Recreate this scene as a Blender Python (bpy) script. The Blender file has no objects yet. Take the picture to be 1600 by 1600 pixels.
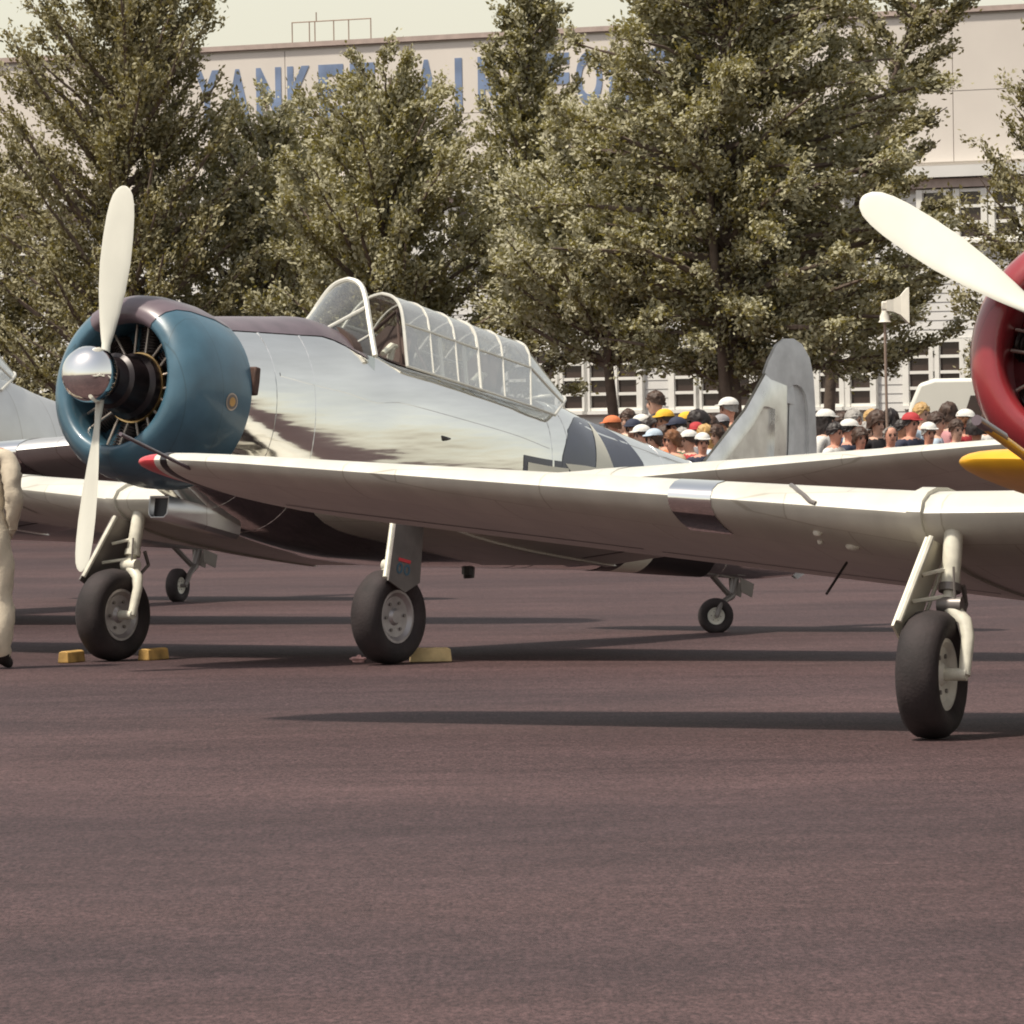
import bpy, bmesh, math, random
import numpy as np
from mathutils import Vector, Matrix
R=math.radians
random.seed(7); rng=np.random.default_rng(11)
S=bpy.context.scene; COL=S.collection
# ------------------------------------------------------------------ camera
FPX=9640.0; CAMH=1.667
cd=bpy.data.cameras.new('camera'); cam=bpy.data.objects.new('camera',cd); COL.objects.link(cam)
cd.sensor_width=36; cd.sensor_fit='HORIZONTAL'; cd.lens=36*FPX/1600; cd.clip_end=2000; cd.clip_start=.5
pit=-math.atan(134.6/FPX); ROLL=.0161
fw=Vector((0,math.cos(pit),math.sin(pit))); rt=Vector((1,0,0)); up=rt.cross(fw)
r2=rt*math.cos(ROLL)-up*math.sin(ROLL); u2=up*math.cos(ROLL)+rt*math.sin(ROLL)
m=Matrix((r2,u2,-fw)).transposed().to_4x4(); m.translation=(0,0,CAMH); cam.matrix_world=m
S.camera=cam
def ray(x,y): return r2*((x-800)/FPX)-u2*((y-800)/FPX)+fw
def at(x,y,Y):
    d=ray(x,y); return Vector((0,0,CAMH))+d*(Y/d.y)
def ground_at(x,y):
    d=ray(x,y); return Vector((0,0,CAMH))+d*(-CAMH/d.z)
# ------------------------------------------------------------------ sky and sun
SUN_EL,SUN_AZ=63,243          # azimuth clockwise from +Y
W=bpy.data.worlds.new('World'); S.world=W; W.use_nodes=True
nt=W.node_tree; nt.nodes.clear()
sky=nt.nodes.new('ShaderNodeTexSky'); sky.sky_type='NISHITA'; sky.sun_disc=False
sky.sun_elevation=R(SUN_EL); sky.sun_rotation=R(SUN_AZ); sky.dust_density=3.5; sky.air_density=1.2; sky.ozone_density=1.0; sky.altitude=200
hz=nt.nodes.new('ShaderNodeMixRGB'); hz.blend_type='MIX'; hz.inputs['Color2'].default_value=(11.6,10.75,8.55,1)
# cream haze mixed in at the horizon, cut overhead to make metal reflections bluer
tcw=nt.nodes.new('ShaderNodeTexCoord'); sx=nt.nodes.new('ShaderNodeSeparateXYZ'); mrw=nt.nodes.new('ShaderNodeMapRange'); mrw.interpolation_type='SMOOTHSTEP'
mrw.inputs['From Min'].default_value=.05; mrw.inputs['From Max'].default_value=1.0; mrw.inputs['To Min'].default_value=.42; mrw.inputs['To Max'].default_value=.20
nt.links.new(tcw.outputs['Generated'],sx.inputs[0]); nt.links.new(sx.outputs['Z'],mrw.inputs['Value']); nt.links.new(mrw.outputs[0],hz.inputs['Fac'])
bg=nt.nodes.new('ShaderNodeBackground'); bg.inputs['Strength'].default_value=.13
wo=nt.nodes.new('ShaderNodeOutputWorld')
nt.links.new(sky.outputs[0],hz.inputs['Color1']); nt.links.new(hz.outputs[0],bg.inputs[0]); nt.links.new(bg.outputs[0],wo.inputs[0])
sl=bpy.data.lights.new('sun','SUN'); sl.energy=5.0; sl.angle=R(4.0); sl.color=(1,.93,.80)
so=bpy.data.objects.new('sun',sl); COL.objects.link(so); so.location=(-20,10,40)
sd=Vector((math.sin(R(SUN_AZ))*math.cos(R(SUN_EL)),math.cos(R(SUN_AZ))*math.cos(R(SUN_EL)),math.sin(R(SUN_EL))))
so.rotation_euler=sd.to_track_quat('Z','Y').to_euler()
vs=S.view_settings; vs.view_transform='Standard'; vs.look='None'; vs.exposure=0; vs.gamma=1; vs.use_curve_mapping=False
S.render.engine='CYCLES'; S.cycles.filter_width=1.9; S.render.resolution_x=1024; S.render.resolution_y=1024
S.cycles.transparent_max_bounces=16; S.cycles.max_bounces=6; S.cycles.diffuse_bounces=3; S.cycles.glossy_bounces=3; S.cycles.transmission_bounces=3

# ------------------------------------------------------------------ materials
def mat(name,col,rough=.5,metal=0.,var=.12,vscale=6.,bump=0.,bscale=40.,stretch=(1,1,1),spec=.5,coat=0.,two=None,alt=None,island=0.,rvar=0.):
    m=bpy.data.materials.new(name); m.use_nodes=True; n=m.node_tree; p=n.nodes['Principled BSDF']
    p.inputs['Roughness'].default_value=rough; p.inputs['Metallic'].default_value=metal
    p.inputs['Specular IOR Level'].default_value=spec
    if coat: p.inputs['Coat Weight'].default_value=coat; p.inputs['Coat Roughness'].default_value=.08
    tc=n.nodes.new('ShaderNodeTexCoord'); mp=n.nodes.new('ShaderNodeMapping'); mp.inputs['Scale'].default_value=stretch
    n.links.new(tc.outputs['Object'],mp.inputs[0])
    ns=n.nodes.new('ShaderNodeTexNoise'); ns.inputs['Scale'].default_value=vscale; ns.inputs['Detail'].default_value=5
    n.links.new(mp.outputs[0],ns.inputs['Vector'])
    cr=n.nodes.new('ShaderNodeValToRGB'); cr.color_ramp.elements[0].position=.3; cr.color_ramp.elements[1].position=.7
    c2=alt if alt else tuple(min(1,c*(1+var)) for c in col); c1=tuple(c*(1-var) for c in col) if not alt else col
    cr.color_ramp.elements[0].color=(*c1,1); cr.color_ramp.elements[1].color=(*c2,1)
    n.links.new(ns.outputs['Fac'],cr.inputs[0]); src=cr.outputs[0]
    if island:
        g=n.nodes.new('ShaderNodeNewGeometry'); mr=n.nodes.new('ShaderNodeMapRange'); mr.inputs['To Min'].default_value=1-island; mr.inputs['To Max'].default_value=1+island
        n.links.new(g.outputs['Random Per Island'],mr.inputs[0])
        mx=n.nodes.new('ShaderNodeMixRGB'); mx.blend_type='MULTIPLY'; mx.inputs['Fac'].default_value=1
        n.links.new(src,mx.inputs[1]); n.links.new(mr.outputs[0],mx.inputs[2]); src=mx.outputs[0]
    if two:
        g=n.nodes.new('ShaderNodeNewGeometry'); mx=n.nodes.new('ShaderNodeMixRGB'); mx.inputs['Color2'].default_value=(*two,1)
        n.links.new(g.outputs['Backfacing'],mx.inputs['Fac']); n.links.new(src,mx.inputs['Color1']); src=mx.outputs[0]
    n.links.new(src,p.inputs['Base Color'])
    if rvar:
        mr=n.nodes.new('ShaderNodeMapRange'); mr.inputs['To Min'].default_value=max(.02,rough-rvar); mr.inputs['To Max'].default_value=rough+rvar
        n.links.new(ns.outputs['Fac'],mr.inputs[0]); n.links.new(mr.outputs[0],p.inputs['Roughness'])
    if bump:
        nb=n.nodes.new('ShaderNodeTexNoise'); nb.inputs['Scale'].default_value=bscale; nb.inputs['Detail'].default_value=3
        n.links.new(mp.outputs[0],nb.inputs['Vector'])
        b=n.nodes.new('ShaderNodeBump'); b.inputs['Strength'].default_value=bump; b.inputs['Distance'].default_value=.02
        n.links.new(nb.outputs['Fac'],b.inputs['Height']); n.links.new(b.outputs[0],p.inputs['Normal'])
    return m
def glass_mat(name,tint=(.9,.93,.92),refl=.3,milk=.1):
    m=bpy.data.materials.new(name); m.use_nodes=True; n=m.node_tree; n.nodes.clear()
    o=n.nodes.new('ShaderNodeOutputMaterial'); t=n.nodes.new('ShaderNodeBsdfTransparent'); t.inputs[0].default_value=(*tint,1)
    g=n.nodes.new('ShaderNodeBsdfGlossy'); g.inputs['Roughness'].default_value=.06
    d=n.nodes.new('ShaderNodeBsdfDiffuse'); d.inputs[0].default_value=(.7,.7,.66,1)
    lw=n.nodes.new('ShaderNodeLayerWeight'); lw.inputs['Blend'].default_value=refl
    a=n.nodes.new('ShaderNodeMixShader'); b=n.nodes.new('ShaderNodeMixShader'); b.inputs[0].default_value=milk
    n.links.new(lw.outputs['Facing'],a.inputs[0]); n.links.new(t.outputs[0],a.inputs[1]); n.links.new(g.outputs[0],a.inputs[2])
    ns=n.nodes.new('ShaderNodeTexNoise'); ns.inputs['Scale'].default_value=9; mr=n.nodes.new('ShaderNodeMapRange')
    mr.inputs['To Min'].default_value=milk*.4; mr.inputs['To Max'].default_value=milk*1.6
    tc=n.nodes.new('ShaderNodeTexCoord'); n.links.new(tc.outputs['Object'],ns.inputs['Vector'])
    n.links.new(ns.outputs['Fac'],mr.inputs[0]); n.links.new(mr.outputs[0],b.inputs[0])
    n.links.new(a.outputs[0],b.inputs[1]); n.links.new(d.outputs[0],b.inputs[2]); n.links.new(b.outputs[0],o.inputs[0])
    return m
M={}
M['silver']=mat('polished_aluminium',(.80,.79,.76),.11,1.,.09,2.2,.42,1.5,(2.2,.40,3.4),rvar=.07)
M['silver2']=mat('dull_aluminium',(.62,.61,.60),.38,.9,.08,3,.05,8)
M['grey_fabric']=mat('silver_dope_fabric',(.50,.50,.50),.5,.2,.14,7,.05,60)
M['finmetal']=mat('mottled_fin_aluminium',(.72,.71,.68),.30,.85,.16,5,.18,4,(1,1.5,1),rvar=.1)
M['chrome']=mat('chrome',(.85,.84,.82),.05,1.,.02,3)
M['blue']=mat('teal_blue_paint',(.052,.118,.165),.38,0,.2,4,.03,20,coat=.25,rvar=.1)
M['red']=mat('dark_red_paint',(.26,.022,.028),.3,0,.12,5,.03,20,coat=.4)
M['redbright']=mat('red_tip_paint',(.55,.05,.06),.35,0,.1,8)
M['yellow']=mat('yellow_paint',(.72,.36,.012),.35,0,.1,6)
M['white']=mat('off_white_paint',(.55,.53,.465),.38,0,.10,2.2,.02,12,stretch=(2.2,.5,1),rvar=.06)
M['prop']=mat('white_propeller_paint',(.585,.57,.50),.42,0,.07,4,stretch=(1,1,.5))
M['cream']=mat('cream_paint',(.66,.63,.52),.45,0,.06,4)
M['gearwhite']=mat('gear_white_paint',(.66,.63,.53),.4,0,.18,14)
M['purple']=mat('antiglare_purple_brown',(.115,.085,.098),.33,0,.2,5)
M['black']=mat('black_paint',(.012,.009,.010),.45)
M['interior']=mat('dark_brown_interior',(.055,.03,.022),.7,0,.2,8)
M['engine']=mat('engine_black',(.018,.012,.013),.35,.3,.3,12)
M['cyl']=mat('engine_cylinder',(.06,.045,.042),.45,.5,.3,20)
M['brass']=mat('brass_ring',(.55,.36,.16),.3,1.,.1,10)
M['rod']=mat('pale_pushrod',(.50,.42,.36),.35,.6,.1,10)
M['tyre']=mat('tyre_rubber',(.024,.0165,.017),.8,0,.5,5,.15,60)
M['rim']=mat('grey_rim',(.36,.33,.33),.4,.5,.15,12)
M['rimwhite']=mat('white_rim',(.62,.59,.52),.45,0,.12,12)
M['navy']=mat('insignia_blue',(.03,.034,.065),.25,.1,.15,5,coat=.3)
M['rust']=mat('rusty_exhaust',(.07,.035,.025),.7,.2,.3,20)
M['glass']=glass_mat('canopy_perspex',(.86,.88,.88),.42,.15)
M['wsglass']=glass_mat('windscreen_glass',(.74,.78,.75),.26,.05)
M['lens']=glass_mat('landing_light_lens',(.6,.62,.62),.45,.03)
M['doorgrey']=mat('gear_door_grey',(.17,.15,.14),.4,.3,.15,8)
M['frameal']=mat('canopy_frame_aluminium',(.60,.58,.52),.4,.3,.08,10)
M['wood']=mat('chock_wood',(.55,.40,.20),.7,0,.25,9,.1,40,(1,6,1))
M['yellowwood']=mat('chock_yellow',(.42,.25,.075),.75,0,.45,7,.1,40)
M['pink']=mat('pink_cloth',(.62,.36,.34),.8,0,.15,10)

def panels(m,w,h,dark=.72,mort=.006):
    nn=m.node_tree; p=nn.nodes['Principled BSDF']; src=p.inputs['Base Color'].links[0].from_socket
    tc=nn.nodes.new('ShaderNodeTexCoord'); b=nn.nodes.new('ShaderNodeTexBrick'); b.inputs['Scale'].default_value=1; b.inputs['Mortar Size'].default_value=mort; b.inputs['Mortar Smooth'].default_value=.6
    b.inputs['Brick Width'].default_value=w; b.inputs['Row Height'].default_value=h; b.offset=.37
    b.inputs['Color1'].default_value=(1,1,1,1); b.inputs['Color2'].default_value=(.93,.93,.93,1); b.inputs['Mortar'].default_value=(dark,dark*.97,dark*.93,1)
    nn.links.new(tc.outputs['Object'],b.inputs['Vector']); x=nn.nodes.new('ShaderNodeMixRGB'); x.blend_type='MULTIPLY'; x.inputs[0].default_value=1
    nn.links.new(src,x.inputs[1]); nn.links.new(b.outputs['Color'],x.inputs[2]); nn.links.new(x.outputs[0],p.inputs['Base Color'])
panels(M['white'],.92,.43); panels(M['silver2'],.8,.5); panels(M['blue'],.7,.33,.7,.004); panels(M['red'],.7,.33,.7,.004)
# ------------------------------------------------------------------ mesh helpers
def link(name,me,m=None,parent=None):
    o=bpy.data.objects.new(name,me); COL.objects.link(o)
    if m is not None:
        ms=m if isinstance(m,(list,tuple)) else [m]
        if len(me.materials)==0:
            for x in ms: me.materials.append(x)
        else:
            for i,x in enumerate(ms): o.material_slots[i].link='OBJECT'; o.material_slots[i].material=x
    if parent is not None: o.parent=parent
    return o
def mk(name,V,F,m=None,parent=None,smooth=40,recalc=True,mi=None):
    me=bpy.data.meshes.new(name); me.from_pydata([tuple(v) for v in V],[],F)
    if recalc:
        bm=bmesh.new(); bm.from_mesh(me); bmesh.ops.recalc_face_normals(bm,faces=bm.faces); bm.to_mesh(me); bm.free()
    if smooth: 
        me.polygons.foreach_set('use_smooth',[True]*len(me.polygons)); me.set_sharp_from_angle(angle=R(smooth))
    if mi is not None: me.polygons.foreach_set('material_index',mi)
    me.update(); return link(name,me,m,parent)
def empty(name,loc,rz=0,label=None,cat=None,group=None,scale=1):
    o=bpy.data.objects.new(name,None); COL.objects.link(o); o.location=loc; o.rotation_euler=(0,0,rz); o.scale=(scale,)*3
    o.empty_display_size=.2
    if label: tag(o,label,cat,group)
    return o
def tag(o,label,cat,group=None):
    o['label']=label; o['category']=cat
    if group: o['group']=group
    return o
class MB:
    def __init__(s): s.V=[]; s.F=[]
    def add(s,V,F):
        k=len(s.V); s.V+= [Vector(v) for v in V]; s.F+=[tuple(i+k for i in f) for f in F]; return s
    def box(s,c,d,rot=None,bev=0):
        c=Vector(c); x,y,z=d[0]/2,d[1]/2,d[2]/2
        P=[Vector(q) for q in [(-x,-y,-z),(x,-y,-z),(x,y,-z),(-x,y,-z),(-x,-y,z),(x,-y,z),(x,y,z),(-x,y,z)]]
        if rot is not None: P=[rot@p for p in P]
        return s.add([c+p for p in P],[(0,3,2,1),(4,5,6,7),(0,1,5,4),(1,2,6,5),(2,3,7,6),(3,0,4,7)])
    def tube(s,pts,rad,n=10,cap=True):
        pts=[Vector(p) for p in pts]; rad=rad if isinstance(rad,(list,tuple)) else [rad]*len(pts)
        V=[];F=[]; prev=None
        for i,p in enumerate(pts):
            t=(pts[min(i+1,len(pts)-1)]-pts[max(i-1,0)]).normalized()
            if prev is None: u=t.orthogonal().normalized()
            else: u=(prev-t*prev.dot(t)).normalized()
            prev=u; w=t.cross(u)
            for k in range(n):
                a=2*math.pi*k/n; V.append(p+(u*math.cos(a)+w*math.sin(a))*rad[i])
        for i in range(len(pts)-1):
            for k in range(n): F.append((i*n+k,i*n+(k+1)%n,(i+1)*n+(k+1)%n,(i+1)*n+k))
        if cap: F.append(tuple(range(n))[::-1]); F.append(tuple((len(pts)-1)*n+k for k in range(n)))
        return s.add(V,F)
    def loft(s,rings,cap=(True,True),closed=True):
        n=len(rings[0]); V=[p for r in rings for p in r]; F=[]
        for i in range(len(rings)-1):
            for k in range(n if closed else n-1): F.append((i*n+k,i*n+(k+1)%n,(i+1)*n+(k+1)%n,(i+1)*n+k))
        if cap[0]: F.append(tuple(range(n))[::-1])
        if cap[1]: F.append(tuple((len(rings)-1)*n+k for k in range(n)))
        return s.add(V,F)
    def lathe(s,prof,org,axis,n=32,closed=False):   # prof: (dist along axis, radius)
        org=Vector(org); ax=Vector(axis).normalized(); u=ax.orthogonal().normalized(); w=ax.cross(u)
        rings=[[org+ax*a+(u*math.cos(2*math.pi*k/n)+w*math.sin(2*math.pi*k/n))*max(r,1e-4) for k in range(n)] for a,r in prof]
        if closed: rings.append(rings[0])
        return s.loft(rings,cap=(not closed,not closed))
    def prism(s,poly,org,u,v,w,th):    # extruded polygon
        org=Vector(org);u=Vector(u);v=Vector(v);w=Vector(w); n=len(poly)
        A=[org+u*p[0]+v*p[1] for p in poly]; B=[q+w*th for q in A]
        return s.add(A+B,[tuple(range(n))[::-1],tuple(range(n,2*n))]+[(i,(i+1)%n,n+(i+1)%n,n+i) for i in range(n)])
    def build(s,name,m=None,parent=None,smooth=40,recalc=True): return mk(name,s.V,s.F,m,parent,smooth,recalc)
def bevel(o,w=.01,seg=2):
    b=o.modifiers.new('bevel','BEVEL'); b.width=w; b.segments=seg; b.limit_method='ANGLE'; return o

# ------------------------------------------------------------------ ground
gm=bpy.data.materials.new('asphalt'); gm.use_nodes=True; n=gm.node_tree; p=n.nodes['Principled BSDF']
tc=n.nodes.new('ShaderNodeTexCoord')
def noise(scale,det,st=(1,1,1),rough=.6):
    mp=n.nodes.new('ShaderNodeMapping'); mp.inputs['Scale'].default_value=st; n.links.new(tc.outputs['Object'],mp.inputs[0])
    t=n.nodes.new('ShaderNodeTexNoise'); t.inputs['Scale'].default_value=scale; t.inputs['Detail'].default_value=det; t.inputs['Roughness'].default_value=rough
    n.links.new(mp.outputs[0],t.inputs['Vector']); return t.outputs['Fac']
def ramp(src,a,b,pa,pb):
    c=n.nodes.new('ShaderNodeValToRGB'); c.color_ramp.elements[0].position=pa; c.color_ramp.elements[1].position=pb
    c.color_ramp.elements[0].color=(*a,1); c.color_ramp.elements[1].color=(*b,1); n.links.new(src,c.inputs[0]); return c.outputs[0]
def mul(a,b):
    x=n.nodes.new('ShaderNodeMixRGB'); x.blend_type='MULTIPLY'; x.inputs[0].default_value=1; n.links.new(a,x.inputs[1]); n.links.new(b,x.inputs[2]); return x.outputs[0]
base=ramp(noise(.55,5,(.6,1.0,1),.65),(.0435,.0252,.0258),(.0585,.0347,.0352),.3,.7)
streak=ramp(noise(1.3,7,(.6,1.3,1),.75),(.78,.77,.76),(1.26,1.26,1.27),.30,.70)
grain=mul(ramp(noise(48,3,(1,.28,1),.85),(.52,.52,.52),(1.55,1.52,1.52),.36,.64),ramp(noise(14,4,(1,.25,1),.8),(.78,.78,.78),(1.22,1.22,1.22),.35,.65))
patch=ramp(noise(.22,4,(.6,1,1)),(.82,.82,.85),(1.20,1.17,1.15),.38,.62)
n.links.new(mul(mul(mul(base,streak),grain),patch),p.inputs['Base Color']); p.inputs['Roughness'].default_value=.8; p.inputs['Specular IOR Level'].default_value=.25
b=n.nodes.new('ShaderNodeBump'); b.inputs['Strength'].default_value=.35; b.inputs['Distance'].default_value=.01
n.links.new(noise(90,3,(1,.5,1)),b.inputs['Height']); n.links.new(b.outputs[0],p.inputs['Normal'])
g=mk('ground',[(-900,-200,0),(900,-200,0),(900,1500,0),(-900,1500,0)],[(0,1,2,3)],gm,None,0); g['kind']='structure'

# ------------------------------------------------------------------ aircraft
PIT=.1947; HA=1.5387; HZ=2.0526
AFT=Vector((0,math.cos(PIT),-math.sin(PIT))); UPV=Vector((0,math.sin(PIT),math.cos(PIT))); PORT=Vector((1,0,0)); HUB=Vector((0,-HA,HZ))
def L(a,b,c): return HUB+AFT*a+PORT*b+UPV*c
FS=np.array([ # a, zmid, ztop, zbot, halfwidth, exponent
 (.86,.0,.60,-.62,.60,2.0),(1.25,-.04,.68,-.72,.60,2.05),(1.7,-.09,.77,-.80,.585,2.1),(2.1,-.12,.84,-.83,.57,2.15),(2.5,-.13,.80,-.83,.56,2.3),
 (2.75,-.13,.715,-.82,.555,3.1),(3.4,-.12,.71,-.76,.545,3.3),(4.2,-.08,.72,-.64,.515,3.2),(4.7,-.04,.75,-.56,.475,2.7),(5.2,.02,.80,-.48,.44,2.2),(5.6,.06,.77,-.42,.405,2.0),
 (6.2,.17,.745,-.33,.34,2.0),(6.9,.24,.715,-.24,.26,2.0),(7.6,.30,.68,-.145,.18,2.0),(8.2,.34,.60,-.06,.105,2.0),(8.75,.30,.5,.06,.045,2.0)])
def fs(a):
    a=min(max(a,FS[0,0]),FS[-1,0]); i=min(max(int(np.searchsorted(FS[:,0],a))-1,0),len(FS)-2)
    x0,x1=FS[i,0],FS[i+1,0]; h=x1-x0; t=(a-x0)/h
    def sl(j):
        if j==0: return (FS[1]-FS[0])/(FS[1,0]-FS[0,0])
        if j==len(FS)-1: return (FS[j]-FS[j-1])/(FS[j,0]-FS[j-1,0])
        return (FS[j+1]-FS[j-1])/(FS[j+1,0]-FS[j-1,0])
    m0,m1=sl(i)*h,sl(i+1)*h
    return (2*t**3-3*t**2+1)*FS[i]+(t**3-2*t**2+t)*m0+(-2*t**3+3*t**2)*FS[i+1]+(t**3-t**2)*m1
def fus(a,t,off=0.):     # t: angle, 0 = port side, pi/2 = top
    _,zm,zt,zb,hw,ex=fs(a); c,s=math.cos(t),math.sin(t); e=2/ex
    b=math.copysign(abs(c)**e,c)*(hw+off); z=zm+math.copysign(abs(s)**e,s)*((zt-zm if s>0 else zm-zb)+off)
    return (a,b,z)
def fus_arc(a,v,off):    # v: arc length up from port side mid
    prev=fus(a,0,off); acc=0; sgn=1 if v>=0 else -1; v=abs(v)
    for k in range(1,90):
        q=fus(a,sgn*k*math.pi/90,off); d=math.hypot(q[1]-prev[1],q[2]-prev[2])
        if acc+d>=v:
            f=(v-acc)/d; return (a,prev[1]+(q[1]-prev[1])*f,prev[2]+(q[2]-prev[2])*f)
        acc+=d; prev=q
    return prev
def airfoil(le,ch,b,c,th,inc=.035,n=15,camber=.02):
    up=[];lo=[]
    for i in range(n):
        x=(1-math.cos(math.pi*i/(n-1)))/2
        y=5*th*(.2969*math.sqrt(x)-.126*x-.3516*x*x+.2843*x**3-.1026*x**4)
        m=camber*(1-(2*x-.8)**2/1.44) if x>.4 else camber*(1-((.4-x)/.4)**2)
        up.append((le+x*ch,b,c+(m+y-inc*x)*ch)); lo.append((le+x*ch,b,c+(m-y-inc*x)*ch))
    return up[::-1]+lo[1:-1]
def wle(B): return 1.9+.172*max(0,B-1.4)
def wte(B): return 4.3-.055*max(0,B-1.4)
def wc(B): return -.52+.108*max(0,B-1.4)
def wsec(b,k=1):
    B=abs(b); le,te=wle(B),wte(B); th=.155-.010*max(0,B-1.4)
    if B>5.55:
        f=min(1,(B-5.55)/.87); q=math.sqrt(max(0,1-f*f)); cl=le+(te-le)*.20; le=cl-(cl-le)*q; te=cl+(te-cl)*q; th=th*(1+1.1*(1-q))
    return airfoil(le,max(te-le,.02),b,wc(B),th)
def wing_part(name,bs,m,par,side,grow=0.):
    mb=MB(); rings=[]
    for B in bs:
        r=wsec(side*B)
        if grow:
            cx=sum(p[0] for p in r)/len(r); cz=sum(p[2] for p in r)/len(r); k=1+grow
            r=[(cx+(p[0]-cx)*(1+grow*.25),p[1],cz+(p[2]-cz)*k) for p in r]
        rings.append([L(*p) for p in r])
    return mb.loft(rings).build(name,m,par,35)

def wheel(par,org,ax,rad,wid,rimr,mt,mr,name='wheel'):
    w=MB()
    prof=[]
    for k in range(17):
        t=-math.pi/2-math.pi*.0+math.pi*2*k/16
    hw=wid/2; core=rad-hw*.95
    prof=[(hw*.55,rimr*1.0),(hw*.82,rimr*1.12),(hw*.98,rimr+(rad-rimr)*.45),(hw*.9,rimr+(rad-rimr)*.75),(hw*.6,rad*.97),(0,rad),(-hw*.6,rad*.97),(-hw*.9,rimr+(rad-rimr)*.75),(-hw*.98,rimr+(rad-rimr)*.45),(-hw*.82,rimr*1.12),(-hw*.55,rimr)]
    w.lathe(prof,org,ax,40,closed=True); t=w.build('tyre',mt,par,50)
    q=MB(); q.lathe([(hw*.62,.001),(hw*.62,rimr*.25),(hw*.45,rimr*.35),(hw*.5,rimr*.8),(hw*.7,rimr*.95),(hw*.7,rimr*1.05),(0,rimr*1.05),(-hw*.7,rimr*1.05),(-hw*.7,rimr*.95),(-hw*.5,rimr*.8),(-hw*.45,rimr*.35),(-hw*.62,rimr*.25),(-hw*.62,.001)],org,ax,32)
    rr=q.build('rim',mr,par,35)
    ax=Vector(ax).normalized(); u=ax.orthogonal().normalized(); v=ax.cross(u)
    for k in range(6):
        a=k*math.pi/3+.3; c=Vector(org)+(u*math.cos(a)+v*math.sin(a))*rimr*.58
        bq=MB(); bq.tube([c-ax*hw*.56,c+ax*hw*.56],rimr*.07,6); bq.build('rim_bolt',M['doorgrey'],par,30)
    return t

_AP=[(1,0),(.87,.22),(.74,.45),(.62,.65),(.52,.79),(.38,.905),(.2,.975),(.0,1.0)]
for _ in range(2):
    _o=[_AP[0]]
    for _i in range(len(_AP)-1):
        a_,b_=_AP[_i],_AP[_i+1]; _o+=[(a_[0]*.75+b_[0]*.25,a_[1]*.75+b_[1]*.25),(a_[0]*.25+b_[0]*.75,a_[1]*.25+b_[1]*.75)]
    _AP=_o+[_AP[-1]]
_AU=np.linspace(0,1,len(_AP))
_WP=[(1,0),(.84,.22),(.69,.44),(.55,.65),(.44,.80),(.33,.91),(.18,.975),(0,1)]
for _ in range(2):
    _o=[_WP[0]]
    for _i in range(len(_WP)-1):
        a_,b_=_WP[_i],_WP[_i+1]; _o+=[(a_[0]*.75+b_[0]*.25,a_[1]*.75+b_[1]*.25),(a_[0]*.25+b_[0]*.75,a_[1]*.25+b_[1]*.75)]
    _WP=_o+[_WP[-1]]
def wprof(t):
    u=t/(math.pi/2); sg=1
    if u>1: u=2-u; sg=-1
    x=np.linspace(0,1,len(_WP)); return sg*float(np.interp(u,x,[q[0] for q in _WP])),float(np.interp(u,x,[q[1] for q in _WP]))
def aprof(t):
    u=t/(math.pi/2); sg=1
    if u>1: u=2-u; sg=-1
    return sg*float(np.interp(u,_AU,[q[0] for q in _AP])),float(np.interp(u,_AU,[q[1] for q in _AP]))
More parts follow.
